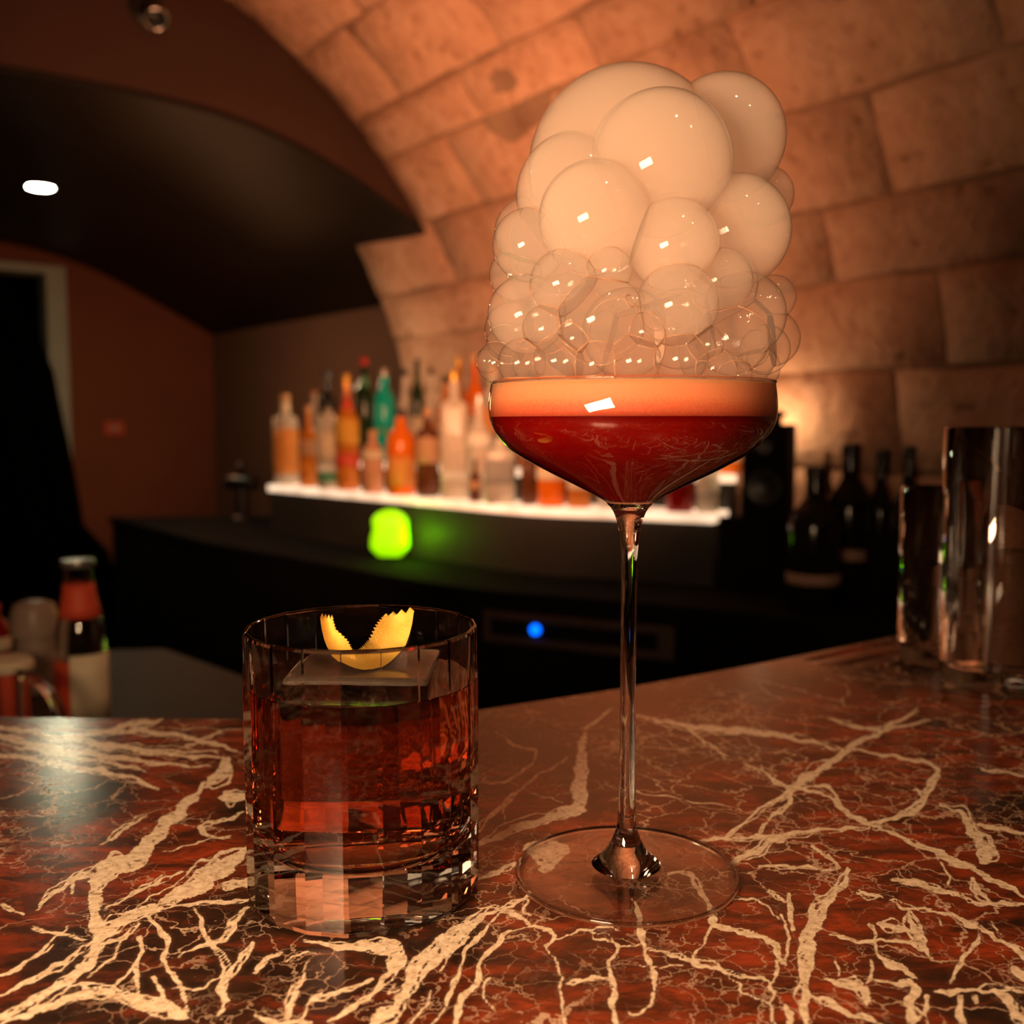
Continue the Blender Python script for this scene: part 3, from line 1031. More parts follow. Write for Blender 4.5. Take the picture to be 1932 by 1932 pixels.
def strands(poly):
    """a thick vein is a bundle: a slimmer core, tapered at loose ends, with thin strands running beside it"""
    wm = sum(p[2] for p in poly) / len(poly)
    core = [list(p) for p in poly]
    for q in core:
        q[2] *= 0.8 if wm > 9 else 0.95
    core[0][2] *= 0.35
    core[-1][2] *= 0.35
    out = [core]
    for k in range(0 if wm < 4 else (2 if wm < 10 else 5)):
        n = len(poly)
        a = int(rng.integers(0, max(1, n - 2)))
        b = min(n, a + 2 + int(rng.integers(0, max(1, n - 1))))
        side = rng.choice([-1, 1]) * rng.uniform(0.55, 1.5)
        st = []
        for i in range(a, b):
            p0, p1 = poly[max(i - 1, 0)], poly[min(i + 1, n - 1)]
            t = np.array([p1[0] - p0[0], p1[1] - p0[1]])
            t = t / (np.linalg.norm(t) + 1e-9)
            o_ = side * (poly[i][2] * 0.5 + 3.0) * (0.15 if i in (a, b - 1) else rng.uniform(0.6, 1.3))
            st.append((poly[i][0] - t[1] * o_, poly[i][1] + t[0] * o_, max(1.6, poly[i][2] * rng.uniform(0.08, 0.22))))
        if len(st) > 1:
            out.append(st)
    return out


def winding(poly):
    """round the traced corners and let the line wander as natural veins do"""
    P = np.array(poly, float)
    if len(P) < 3:
        a_, b_ = P[0], P[-1]
        P = np.array([a_, (a_ + b_) / 2 + np.array([rng.uniform(-3, 3), rng.uniform(-2, 2), 0]), b_])
    Q = np.array(smooth_prof(P, 6))
    d = np.gradient(Q[:, :2], axis=0)
    nrm = np.stack([-d[:, 1], d[:, 0]], 1)
    nrm /= np.linalg.norm(nrm, axis=1, keepdims=True) + 1e-9
    arc = np.concatenate([[0], np.cumsum(np.hypot(*np.diff(Q[:, :2], axis=0).T))])
    off = np.zeros(len(Q))
    for wl, am in ((70, 2.6), (31, 1.7), (14, 1.0)):
        off += am * np.sin(arc / wl * 6.283 * rng.uniform(0.8, 1.2) + rng.uniform(0, 6.28))
    Q[:, :2] += nrm * off[:, None] * 0.8
    Q[:, 2] = np.maximum(Q[:, 2] * (1 + 0.25 * np.sin(arc / 45 * 6.283 + rng.uniform(0, 6.28))), 1.2)
    return [tuple(q) for q in Q]


# the same kind of veins carries on over the parts of the slab beyond the traced view
for k in range(70):
    zone = k % 3
    x0, y0_ = ((rng.uniform(-0.72, -0.34), rng.uniform(0.1, 0.55)), (rng.uniform(0.32, 0.6), rng.uniform(0.1, 0.62)), (rng.uniform(-0.4, 0.4), rng.uniform(0.06, 0.2)))[zone]
    an = rng.uniform(0, PI)
    wp, pts_ = rng.choice([0.0008, 0.0012, 0.002, 0.004]), []
    for q in range(int(rng.integers(4, 8))):
        px, py = project(np.array([x0, y0_, BAR]))
        dq_ = y0_ * math.cos(PITCH) + 0.163 * math.sin(PITCH)
        if y0_ < 0.05 or (-10 < px < 1942 and py < 1945):
            break
        pts_.append((float(px), float(py), wp * rng.uniform(0.7, 1.3) / dq_ * FPX))
        an += rng.uniform(-0.5, 0.5)
        x0 += 0.03 * math.cos(an)
        y0_ += 0.03 * math.sin(an)
    if len(pts_) > 2:
        VEINS.append(pts_)
VEINS = [winding(q) for p_ in VEINS for q in strands(p_)]
for poly in VEINS:
    P = [on_z(px, py, BAR) for px, py, w in poly]
    hw = []
    for i, (px, py, w) in enumerate(poly):
        a, b = poly[max(i - 1, 0)], poly[min(i + 1, len(poly) - 1)]
        t = np.array([b[0] - a[0], b[1] - a[1]])
        t /= np.linalg.norm(t)
        q1 = on_z(px - t[1] * w / 2, py + t[0] * w / 2, BAR)
        q2 = on_z(px + t[1] * w / 2, py - t[0] * w / 2, BAR)
        wt = on_z(px + t[0], py + t[1], BAR) - on_z(px, py, BAR)
        wt = wt[:2] / np.linalg.norm(wt[:2])
        dq = (q1 - q2)[:2]
        hw.append(max(abs(dq[0] * wt[1] - dq[1] * wt[0]) / 2 * 1000, 0.36))
    # wander a little between the traced points
    for i in range(len(P) - 1):
        seg0, seg1 = P[i][:2], P[i + 1][:2]
        n = max(1, int(np.linalg.norm(seg1 - seg0) / 0.012))
        pts = [seg0 + (seg1 - seg0) * q / n for q in range(n + 1)]
        nn = np.array([-(seg1 - seg0)[1], (seg1 - seg0)[0]])
        nn = nn / (np.linalg.norm(nn) + 1e-9)
        for q in range(1, n):
            pts[q] = pts[q] + nn * rng.uniform(-0.0008, 0.0008)
        for q in range(n):
            a, b = pts[q], pts[q + 1]
            wa = hw[i] + (hw[i + 1] - hw[i]) * q / n
            wb = hw[i] + (hw[i + 1] - hw[i]) * (q + 1) / n
            m_ = 0.004 + max(wa, wb) / 1000
            i0, i1 = np.searchsorted(gx, (min(a[0], b[0]) - m_, max(a[0], b[0]) + m_))
            ylo, yhi = min(a[1], b[1]) - m_, max(a[1], b[1]) + m_
            if i1 <= i0:
                continue
            if yhi < 0.545:
                j0, j1 = np.searchsorted(rows_y, (ylo, yhi))
            else:
                j0 = int(np.searchsorted(rows_y, ylo))
                j1 = ny0 + extra
            if j1 <= j0:
                continue
            sx_, sy_ = Xg[i0:i1, j0:j1], Yg[i0:i1, j0:j1]
            d = b - a
            dd = d @ d + 1e-12
            t = np.clip(((sx_ - a[0]) * d[0] + (sy_ - a[1]) * d[1]) / dd, 0, 1)
            dist = np.hypot(sx_ - a[0] - t * d[0], sy_ - a[1] - t * d[1]) * 1000 - (wa + (wb - wa) * t)
            hit = dist < DF[i0:i1, j0:j1]
            WF[i0:i1, j0:j1][hit] = (wa + (wb - wa) * t)[hit]
            DF[i0:i1, j0:j1] = np.minimum(DF[i0:i1, j0:j1], dist)
# drainer grooves cut beside the far right edge
Zg = np.full(Xg.shape, BAR)
edge_n = np.array([0.6, -0.8])                     # from the edge back over the bar
tdir = np.array([0.8, 0.6])
rel = np.stack([Xg - 0.163, Yg - 0.671], -1)
off = rel @ edge_n
along = rel @ tdir
for gi in range(7):
    c = 0.016 + gi * 0.021
    prof = np.clip(1 - ((off - c) / 0.0055) ** 2, 0, 1)
    gate = np.clip((along - 0.035 - 0.004 * gi) / 0.02, 0, 1)
    Zg -= 0.0012 * prof * gate
nyt = ny0 + extra
Vg = np.stack([Xg, Yg, Zg], -1).reshape(-1, 3)
ii, jj = np.meshgrid(np.arange(nx - 1), np.arange(nyt - 1), indexing='ij')
a = (ii * nyt + jj).ravel()
Fq = np.stack([a, a + nyt, a + nyt + 1, a + 1], 1)
# skirt: 3 cm thick slab edge all round plus underside
bord = np.concatenate([np.arange(nx) * nyt, (nx - 1) * nyt + np.arange(1, nyt), (np.arange(nx - 2, -1, -1)) * nyt + nyt - 1, np.arange(nyt - 2, 0, -1)])
lowv = Vg[bord].copy()
lowv[:, 2] = BAR - 0.03
n0 = len(Vg)
Vall = np.concatenate([Vg, lowv])
nb = len(bord)
q = np.arange(nb)
Fs = np.stack([bord, n0 + q, n0 + (q + 1) % nb, bord[(q + 1) % nb]], 1)
Fall = np.concatenate([Fq, Fs])
me = bpy.data.meshes.new('bar_top')
me.vertices.add(len(Vall))
me.vertices.foreach_set('co', Vall.astype(np.float32).ravel())
me.loops.add(len(Fall) * 4)
me.loops.foreach_set('vertex_index', Fall.astype(np.int32).ravel())
me.polygons.add(len(Fall))
me.polygons.foreach_set('loop_start', (np.arange(len(Fall)) * 4).astype(np.int32))
me.update()
me.validate()
at = me.attributes.new('vein', 'FLOAT', 'POINT')
at.data.foreach_set('value', np.concatenate([DF.ravel(), np.full(nb, 5.0)]).astype(np.float32))
at = me.attributes.new('vein_width', 'FLOAT', 'POINT')
at.data.foreach_set('value', np.concatenate([WF.ravel(), np.zeros(nb)]).astype(np.float32))
me.materials.append(M['marble'])
bar_t = thing('bar_counter', 'black bar counter with a polished dark red marble top webbed with cream veins', 'counter')
bar = bpy.data.objects.new('marble_top', me)
C.objects.link(bar)
bar.parent = bar_t
bar['label'] = 'polished dark red marble top with a web of cream veins'

# bar body under the slab
bb = [(-0.7, 0.08), (0.58, 0.08)] + [(x, y - 0.05) for x, y in reversed(edge_pts) if -0.72 < x < 0.6]
obj('cabinet', prism(bb, 0.0, BAR - 0.0305), M['black'], bar_t)

# ------------------------------------------------------------------ back bar
SH = EYE - 0.19                        # top of the lit bottle shelf
LED = EYE - 0.345                      # worktop of the back bar
Lp = on_z(505, 915, SH)[:2]
Mp = on_z(975, 955, SH)[:2]
Rp = on_z(1345, 971, SH)[:2]


def bezline(pts, n=12):
    out = smooth_prof(pts, n)
    return [np.array(p) for p in out]


shelf_line = [Lp, (Lp + Mp) / 2, Mp, (Mp + Rp) / 2 + np.array([0.0, -0.004]), Rp]


def offset_line(line, d):
    """push a plan polyline towards the room (positive d = towards the camera)"""
    out = []
    for i, p in enumerate(line):
        t = line[min(i + 1, len(line) - 1)] - line[max(i - 1, 0)]
        t = t / np.linalg.norm(t)
        out.append(p + np.array([t[1], -t[0]]) * d * (1 if t[0] > 0 else -1))
    return out


def slab_between(front, back, z0, z1):
    return prism([tuple(p) for p in front] + [tuple(p) for p in reversed(back)], z0, z1)


sl = bezline(shelf_line)
back_l = [p + DV[:2] * 0 for p in offset_line(sl, -0.13)]
tier_front = offset_line(sl, -0.125)
tier_back = []
for p in tier_front:
    u, v = p @ DU[:2], p @ DV[:2]
    vmax = 1.745 if u < UB else 1.87
    tier_back.append(DU[:2] * u + DV[:2] * max(v + 0.01, min(v + 0.2, vmax)))
shelf = thing('bottle_shelf', 'long curved bottle shelf with a glowing cream front edge', 'shelf')
obj('light_panel', slab_between(sl, back_l, SH - 0.019, SH), M['shelf_light'], shelf)
obj('step', slab_between(tier_front, tier_back, SH - 0.019, SH + 0.06), M['black'], shelf)
obj('step_light', slab_between(offset_line(sl, -0.12), tier_back, SH + 0.0605, SH + 0.078), M['shelf_light'], shelf)
TIER = SH + 0.078
riser_line = offset_line(sl, -0.008)
cab = thing('back_bar_cabinet', 'black back bar cabinet with a low worktop under the glowing shelf', 'cabinet')
rb = [tuple(p) for p in riser_line] + [tuple(p) for p in reversed(offset_line(sl, -0.14))]
obj('riser_panel', prism(rb, LED, SH - 0.0195), M['riser'], cab)
# worktop outline
wf = offset_line(sl, 0.24)
e_l = on_z(205, 975, LED)[:2]
e_l2 = on_z(500, 973, LED)[:2]
wt_poly = [tuple(e_l)] + [tuple(p) for p in wf[2:]]
last = wf[-1] + np.array([0.50, -0.30])
wt_poly += [tuple(last), tuple(DU[:2] * (last @ DU[:2]) + DV[:2] * 1.755)]
wt_poly += [tuple(DU[:2] * 1.7 + DV[:2] * 1.755), tuple(DU[:2] * UB + DV[:2] * 1.755), tuple(DU[:2] * 3.35 + DV[:2] * 1.8), tuple(e_l2)]
obj('worktop', prism(wt_poly, LED - 0.025, LED), M['black_matte'], cab)
cx_ = np.mean(np.array(wt_poly), 0)
body_poly = [tuple(cx_ + (np.array(p) - cx_) * 0.985) for p in wt_poly]
obj('carcass', prism(body_poly, 0.0, LED - 0.0255), M['black_matte'], cab)
# plinth that carries the loudspeaker at the right end of the shelf
pl = [Rp + np.array([0.012, -0.002]), Rp + np.array([0.165, -0.075])]
pl_poly = [tuple(pl[0]), tuple(pl[1]), tuple(pl[1] + DV[:2] * 0.13), tuple(pl[0] + DV[:2] * 0.13)]
tag(obj('plinth', prism(pl_poly, LED, SH - 0.004), M['black_matte']), 'matte black plinth under the loudspeaker', 'plinth')

# undercounter machine with its lighter control strip and blue light
w0, w1 = None, None
front_w = offset_line(sl, 0.245)


def on_line(line, x, z=None):
    """point of a plan polyline that appears at pixel column x"""
    best = None
    for p, q_ in zip(line[:-1], line[1:]):
        for f in np.linspace(0, 1, 25):
            r_ = p + (q_ - p) * f
            px, _ = project(np.array([r_[0], r_[1], EYE - 0.2]))
            e = abs(px - x)
            if best is None or e < best[0]:
                best = (e, r_, (q_ - p) / np.linalg.norm(q_ - p))
    return best[1], best[2]


ml, _ = on_line(front_w, 915)
mr, _ = on_line(front_w, 1292)
mt = (mr - ml)
mlen = float(np.linalg.norm(mt))
mt = mt / mlen
mach = thing('undercounter_machine', 'undercounter glass washer with a brown steel strip and a blue light', 'machine',
             (float(ml[0]), float(ml[1]), 0.0), math.atan2(mt[1], mt[0]))
# local frame: x along the front, -y towards the room
mz1 = on_Y(920, 1150, float(ml[1]))[2]
mz0 = on_Y(920, 1208, float(ml[1]))[2]
obj('casing', box(0, mlen, 0.0, 0.012, 0.35, mz1 - 0.001, bevel=0.003), M['black_matte'], mach)
bm = bmesh.new()
th_ = 0.016
add_box(bm, 0, mlen, -0.012, 0.0, mz1 - th_, mz1, bevel=0.003)
add_box(bm, 0, mlen, -0.012, 0.0, mz0, mz0 + th_, bevel=0.003)
add_box(bm, 0, th_, -0.012, 0.0, mz0 + th_, mz1 - th_, bevel=0.003)
add_box(bm, mlen - th_ * 2, mlen, -0.012, 0.0, mz0 + th_, mz1 - th_, bevel=0.003)
obj('control_strip', bm, M['panel_brown'], mach)
pt, _ = on_line(front_w, 1013)
bx_ = float(np.linalg.norm(pt - ml))
bm = bmesh.new()
bmesh.ops.create_uvsphere(bm, u_segments=16, v_segments=10, radius=0.011)
bz = on_Y(1013, 1187, float(pt[1]))[2]
o = obj('indicator_light', bm, M['blue_light'], mach, smooth=True)
o.location = (bx_, -0.008, bz)
o['label'] = 'small glowing blue indicator light'

# green lamp on the worktop
gp, _ = on_line(offset_line(sl, 0.055), 735)
lampo = thing('green_lamp', 'small glowing lime green lamp on the worktop before the shelf', 'lamp', (float(gp[0]), float(gp[1]), LED))
gdep = float(gp[1])
gw = 78 / FPX * gdep
gtop = on_Y(735, 962, gdep)[2] - LED
bm = bmesh.new()
pr = []
nseg = 36
levels = 14
ringv = []
for a_ in range(levels + 1):
    f = a_ / levels
    ring = []
    for s_ in range(nseg):
        an = 2 * PI * s_ / nseg
        ca, sa = math.cos(an), math.sin(an)
        k_ = (abs(ca) ** 4 + abs(sa) ** 4) ** (-0.25)
        rr = gw / 2 * k_ * (0.96 - 0.12 * f)
        rr *= min(1.0, (0.55 + 2.4 * f) if f < 0.19 else 1.0) * math.sqrt(max(0.02, 1 - max(0, (f - 0.72) / 0.29) ** 2))
        dent = 0.16 * math.exp(-((f - 0.60) / 0.11) ** 2) * max(0, -ca) ** 2
        rr *= 1 - dent
        ring.append(bm.verts.new((rr * ca, rr * sa * 0.7, 0.004 + f * (gtop - 0.004))))
    ringv.append(ring)
for r0, r1 in zip(ringv[:-1], ringv[1:]):
    for s_ in range(nseg):
        t_ = (s_ + 1) % nseg
        bm.faces.new((r0[s_], r0[t_], r1[t_], r1[s_]))
bm.faces.new(ringv[-1])
bm.faces.new(list(reversed(ringv[0])))
obj('shade', bm, M['green_light'], lampo, smooth=True)
obj('base', lathe([(0, 0), (gw * 0.3, 0), (gw * 0.3, 0.005), (0, 0.005)], 24), M['black_matte'], lampo)

lamp('green_bulb', 'POINT', (float(gp[0]) + gw * 0.62, float(gp[1]) - 0.045, LED + gtop * 0.5), 0.32, (0.3, 1.0, 0.0), shadow_soft_size=0.01)

# ------------------------------------------------------------------ bottles
BM = {
    'clear': plain('pale_clear_bottle_glass', (0.85, 0.78, 0.66), 0.12, 0.45),
    'amber': plain('amber_bottle_glass', (0.75, 0.25, 0.03), 0.12, 0.35),
    'orange': plain('orange_liqueur_glass', (1.0, 0.22, 0.01), 0.15, 0.25),
    'brown': plain('dark_brown_bottle_glass', (0.16, 0.055, 0.02), 0.12, 0.3),
    'green': plain('dark_green_bottle_glass', (0.02, 0.05, 0.02), 0.12, 0.3),
    'teal': plain('teal_bottle_glass', (0.01, 0.62, 0.5), 0.12, 0.25),
    'rose': plain('rose_bottle_glass', (0.75, 0.38, 0.22), 0.15, 0.2),
    'red': plain('red_bottle_glass', (0.40, 0.012, 0.006), 0.15, 0.4),
    'blackg': plain('black_bottle_glass', (0.012, 0.01, 0.008), 0.15, 0.1),
    'lab_cream': plain('cream_paper_label', (0.78, 0.66, 0.46), 0.7),
    'lab_white': plain('white_paper_label', (0.8, 0.76, 0.66), 0.7),
    'lab_orange': plain('orange_paper_label', (0.75, 0.30, 0.06), 0.7),
    'lab_yellow': plain('gold_paper_label', (0.72, 0.38, 0.04), 0.7),
    'lab_grey': plain('grey_paper_label', (0.30, 0.29, 0.27), 0.7),
    'lab_red': plain('red_paper_label', (0.70, 0.08, 0.03), 0.6),
    'lab_green': plain('green_paper_label', (0.10, 0.35, 0.18), 0.7),
    'lab_tan': plain('tan_paper_label', (0.55, 0.30, 0.16), 0.7),
    'lab_black': plain('black_paper_label', (0.015, 0.013, 0.012), 0.6),
    'lab_dim': plain('dusky_pale_label', (0.42, 0.25, 0.19), 0.7),
    'cap_black': plain('black_plastic_cap', (0.012, 0.011, 0.01), 0.4),
    'cap_gold': plain('gold_foil_cap', (0.62, 0.36, 0.07), 0.35, 0, 0.7),
    'cap_red': plain('red_wax_cap', (0.55, 0.02, 0.015), 0.4),
    'cap_tan': plain('tan_cork_cap', (0.60, 0.34, 0.16), 0.6),
    'cap_grey': plain('grey_steel_cap', (0.45, 0.43, 0.40), 0.3, 0, 0.8),
    'pour': plain('steel_pourer', (0.55, 0.52, 0.48), 0.25, 0, 0.9),
}


def bottle_profile(kind, w, h):
    r = w / 2
    if kind == 'round':
        p = [(0, 0), (r * .86, 0), (r, h * .02), (r, h * .56), (r * .93, h * .63), (r * .6, h * .70), (r * .36, h * .75), (r * .32, h * .80), (r * .31, h * .93)]
    elif kind == 'squat':
        p = [(0, 0), (r * .9, 0), (r, h * .02), (r, h * .60), (r * .9, h * .70), (r * .5, h * .78), (r * .38, h * .82), (r * .36, h * .92)]
    elif kind == 'slope':
        p = [(0, 0), (r * .86, 0), (r, h * .02), (r, h * .42), (r * .9, h * .52), (r * .62, h * .64), (r * .42, h * .74), (r * .32, h * .82), (r * .3, h * .94)]
    elif kind == 'wine':
        p = [(0, 0), (r * .88, 0), (r, h * .02), (r, h * .60), (r * .92, h * .66), (r * .62, h * .73), (r * .40, h * .78), (r * .37, h * .84), (r * .36, h * .94)]
    else:  # straight
        p = [(0, 0), (r * .92, 0), (r, h * .015), (r, h * .70), (r * .92, h * .745), (r * .45, h * .78), (r * .36, h * .81), (r * .34, h * .93)]
    return p


def band_r(p, z):
    for (r0, z0), (r1, z1) in zip(p[:-1], p[1:]):
        if z0 <= z <= z1 and z1 > z0:
            return r0 + (r1 - r0) * (z - z0) / (z1 - z0)
    return p[-1][0]


def make_bottle(loc, w, h, kind, glass, cap, label_txt, bands=(), group=None, capr=1.15, caph=0.09, segs=28, square=False, rz=0.0, cat='bottle', name='bottle'):
    t = thing(name, label_txt, cat, loc, rz, group)
    p = bottle_profile(kind, w, h)

    def mk(prof, **k):
        bm_ = lathe(prof, segs, **k)
        if square:
            for v in bm_.verts:
                rr = math.hypot(v.co.x, v.co.y)
                if rr > w * 0.36:
                    c_, s_ = abs(v.co.x) / rr, abs(v.co.y) / rr
                    kk = min(1.32, (c_ ** 6 + s_ ** 6) ** (-1 / 6))
                    v.co.x *= kk * 0.92
                    v.co.y *= kk * 0.92
        return bm_
    top = p[-1]
    pb = p + [(0, top[1])]
    shade_by_angle(obj('body', mk(pb), BM[glass], t), 50)
    cr = top[0] * capr
    shade_by_angle(obj('cap', lathe([(0, top[1] - 0.01 * h), (cr, top[1] - 0.01 * h), (cr * 1.04, h * (1 - caph * .3)), (cr * .95, h), (0, h)], 20), BM[cap], t), 40)
    for bi, (z0, z1, mt_) in enumerate(bands):
        zz = [z0 * h + (z1 - z0) * h * q_ / 4 for q_ in range(5)]
        out = [(band_r(p, z) + 0.0012, z) for z in zz]
        inn = [(band_r(p, z) + 0.0003, z) for z in reversed(zz)]
        obj('label' if z0 < 0.6 else 'neck_label', mk(out + inn, closed=True), BM[mt_], t, smooth=True)
    return t


def shelf_bottle(x, ytop, wpx, row, *a, **k):
    off = {0: -0.05, 1: -0.18, 2: -0.235, -1: -0.03}[row] if not isinstance(row, float) else row
    p, _ = on_line(offset_line(sl, off), x)
    z = SH if off > -0.11 else TIER
    h = on_Y(x, ytop, float(p[1]))[2] - z
    w = wpx / FPX * float(p[1])
    return make_bottle((float(p[0]), float(p[1]), z + 0.0005), w, h, *a, **k)


G1 = 'bottles on the glowing shelf'
SB = [
    (541, 744, 46, 0, 'straight', 'clear', 'cap_tan', 'tall clear bottle with an orange label at the end of the glowing shelf', [(.12, .62, 'lab_orange'), (.80, .9, 'lab_cream')], {}),
    (584, 766, 36, 0, 'round', 'amber', 'cap_tan', 'slim amber bottle with a tan cap beside the clear end bottle', [(.4, .58, 'lab_tan')], {}),
    (622, 757, 44, -0.035, 'squat', 'clear', 'cap_black', 'clear squat bottle with a cream label and a green foot band', [(.34, .66, 'lab_cream'), (.08, .2, 'lab_green')], {}),
    (657, 706, 44, -0.045, 'round', 'amber', 'cap_gold', 'round amber bottle with a gold cap and a red foot label', [(.40, .62, 'lab_yellow'), (.2, .32, 'lab_red'), (.70, .8, 'lab_red')], {}),
    (704, 812, 42, -0.03, 'squat', 'rose', 'cap_tan', 'short rose bottle with a cream shoulder in front of the teal one', [(.56, .68, 'lab_cream')], {}),
    (757, 772, 54, -0.035, 'squat', 'orange', 'cap_black', 'bright orange liqueur bottle with a black cap', [(.12, .45, 'lab_orange')], {}),
    (808, 772, 44, 0, 'straight', 'brown', 'cap_tan', 'brown bottle with a wide tan label beside the orange liqueur', [(.38, .68, 'lab_tan')], {}),
    (858, 700, 56, 0, 'straight', 'clear', 'cap_gold', 'tall square clear bottle with a gold cap near the orange liqueur', [], {'square': True}),
    (905, 745, 46, -0.05, 'round', 'clear', 'cap_grey', 'round clear bottle with a white shoulder band and grey cap', [(.52, .64, 'lab_white')], {}),
    (897, 868, 22, -0.02, 'round', 'brown', 'cap_black', 'tiny brown bottle standing in front of the round clear bottle', [(.3, .5, 'lab_tan')], {}),
    (944, 815, 62, -0.035, 'straight', 'clear', 'cap_black', 'wide square clear bottle with a grey label and black cap', [(.28, .62, 'lab_grey')], {'square': True}),
    (998, 835, 30, 0, 'wine', 'brown', 'cap_black', 'narrow dark brown bottle beside the wide square clear one', [], {}),
    (1040, 830, 52, 0, 'squat', 'orange', 'cap_gold', 'orange bottle with a gold cap behind the stemmed glass', [(.4, .6, 'lab_cream')], {}),
    (1093, 840, 44, 0, 'squat', 'amber', 'cap_black', 'amber bottle with a black cap behind the stemmed glass', [(.3, .55, 'lab_cream')], {}),
    (1150, 800, 46, 0, 'round', 'clear', 'cap_red', 'clear bottle with a red cap behind the stemmed glass', [(.3, .55, 'lab_white')], {}),
    (1205, 810, 46, 0, 'round', 'amber', 'cap_gold', 'amber bottle with a gold cap behind the stemmed glass', [(.3, .55, 'lab_yellow')], {}),
    (1282, 812, 52, -0.04, 'squat', 'red', 'cap_black', 'dark red bottle with a black cap beside the last clear bottle', [(.35, .58, 'lab_black')], {}),
    (1334, 820, 40, -0.045, 'straight', 'clear', 'cap_grey', 'clear bottle with a grey cap at the loudspeaker end of the shelf', [(.25, .5, 'lab_white')], {}),
]
for x, yt, wp, row, kind, gl_, cap_, lab_, bands, kw in SB:
    shelf_bottle(x, yt, wp, row, kind, gl_, cap_, lab_, bands, G1, **kw)
G2 = 'bottles on the upper step of the shelf'
SB2 = [
    (620, 700, 38, 'round', 'blackg', 'cap_black', 'black bottle with a wide black cap on the upper step', [(.3, .5, 'lab_cream')], {'capr': 1.9, 'caph': .2}),
    (690, 676, 38, 'wine', 'green', 'cap_red', 'dark green bottle with a bright red cap on the upper step', [], {}),
    (727, 695, 40, 'squat', 'teal', 'cap_grey', 'teal bottle with a grey cap on the upper step', [(.30, .36, 'lab_green')], {}),
    (765, 698, 32, 'slope', 'clear', 'cap_black', 'clear sloping bottle with a black cap beside the teal one', [(.2, .4, 'lab_cream')], {}),
    (789, 678, 26, 'wine', 'green', 'cap_black', 'tall dark green bottle with a black cap between two clear ones', [(.25, .45, 'lab_cream')], {}),
    (815, 695, 30, 'slope', 'clear', 'cap_black', 'clear sloping bottle with a black cap and an orange label', [(.2, .42, 'lab_orange')], {}),
    (842, 710, 36, 'round', 'amber', 'cap_black', 'amber bottle with a black cap on the upper step', [(.2, .45, 'lab_cream')], {}),
    (866, 676, 34, 'slope', 'amber', 'cap_gold', 'amber sloping bottle with a long gold cap on the upper step', [(.2, .4, 'lab_yellow')], {'caph': .2}),
    (897, 668, 42, 'round', 'orange', 'cap_tan', 'tall orange bottle with a tan cap on the upper step', [(.2, .45, 'lab_cream')], {}),
    (560, 738, 32, 'slope', 'clear', 'cap_tan', 'clear sloping bottle with a tan cap behind the end bottle', [(.2, .4, 'lab_cream')], {}),
    (655, 735, 36, 'round', 'brown', 'cap_black', 'brown bottle with a black cap behind the gold-capped amber one', [(.2, .45, 'lab_cream')], {}),
    (930, 690, 44, 'squat', 'clear', 'cap_tan', 'clear squat bottle with a tan cap behind the wide square one', [(.3, .6, 'lab_orange')], {}),
    (965, 720, 36, 'round', 'brown', 'cap_gold', 'brown bottle with a gold cap on the upper step by the foam', [(.3, .6, 'lab_tan')], {}),
    (1000, 700, 44, 'round', 'amber', 'cap_black', 'tall amber bottle with a black cap on the upper step behind the foam', [], {}),
    (1376, 800, 40, 'squat', 'orange', 'cap_black', 'small orange bottle at the loudspeaker end of the upper step', [(.25, .5, 'lab_cream')], {}),
]
for x, yt, wp, kind, gl_, cap_, lab_, bands, kw in SB2:
    shelf_bottle(x, yt, wp, -0.175, kind, gl_, cap_, lab_, bands, G2, **kw)

# dark bottles on the worktop to the right of the loudspeaker
G3 = 'dark bottles on the worktop by the stone wall'
for x, yb, yt, wp, Yd, lab_, bands, cap_ in [
    (1537, 1112, 880, 98, 1.84, 'stout black bottle with a low pale band on its label', [(.20, .27, 'lab_dim')], 'cap_black'),
    (1602, 1100, 838, 84, 1.95, 'tall black bottle with a short pale band behind the stout one', [(.27, .34, 'lab_dim')], 'cap_black'),
    (1660, 1095, 850, 52, 1.88, 'slim black bottle with a black cap beside the tall one', [], 'cap_black'),
    (1712, 1110, 842, 60, 1.80, 'black bottle with a wide black cap closest to the highball glasses', [], 'cap_black'),
    (1556, 1080, 852, 44, 2.04, 'slender brown bottle behind the stout black one', [(.75, .9, 'lab_dim')], 'cap_tan'),
]:
    r_ = ray(x, 1000)
    p = r_ * (Yd / r_[1])
    z = LED
    h = on_Y(x, yt, Yd)[2] - z
    make_bottle((float(p[0]), Yd, z + 0.0005), wp / FPX * Yd, h, 'wine', 'brown' if 'brown' in lab_ else 'blackg', cap_, lab_, bands, G3)

# loudspeaker
spY = 1.99
a0 = on_Y(1422, 800, spY)
a1 = on_Y(1508, 800, spY)
sw = float(a1[0] - a0[0])
spz = SH - 0.0035
sh_ = float(on_Y(1465, 800, spY)[2]) - spz
spk = thing('loudspeaker', 'small black box loudspeaker at the end of the bottle shelf', 'loudspeaker', (float((a0[0] + a1[0]) / 2), spY + 0.05, spz), R_(-25))
obj('cabinet', box(-sw / 2, sw / 2, -0.05, 0.05, 0, sh_, bevel=0.006), M['black_matte'], spk)
bm = lathe([(0, 0.0), (sw * .22, 0.0), (sw * .34, 0.006), (sw * .38, 0.006), (sw * .38, 0.0), (sw * .36, -0.003), (0, -0.003)], 28)
o = obj('woofer', bm, M['black'], spk, smooth=True)
o.location = (0, -0.0505, sh_ * .35)
o.rotation_euler = (PI / 2, 0, 0)
bm = lathe([(0, 0.004), (sw * .1, 0.003), (sw * .17, 0.005), (sw * .19, 0.0), (0, -0.002)], 24)
o = obj('tweeter', bm, M['black'], spk, smooth=True)
o.location = (0, -0.0505, sh_ * .76)
o.rotation_euler = (PI / 2, 0, 0)
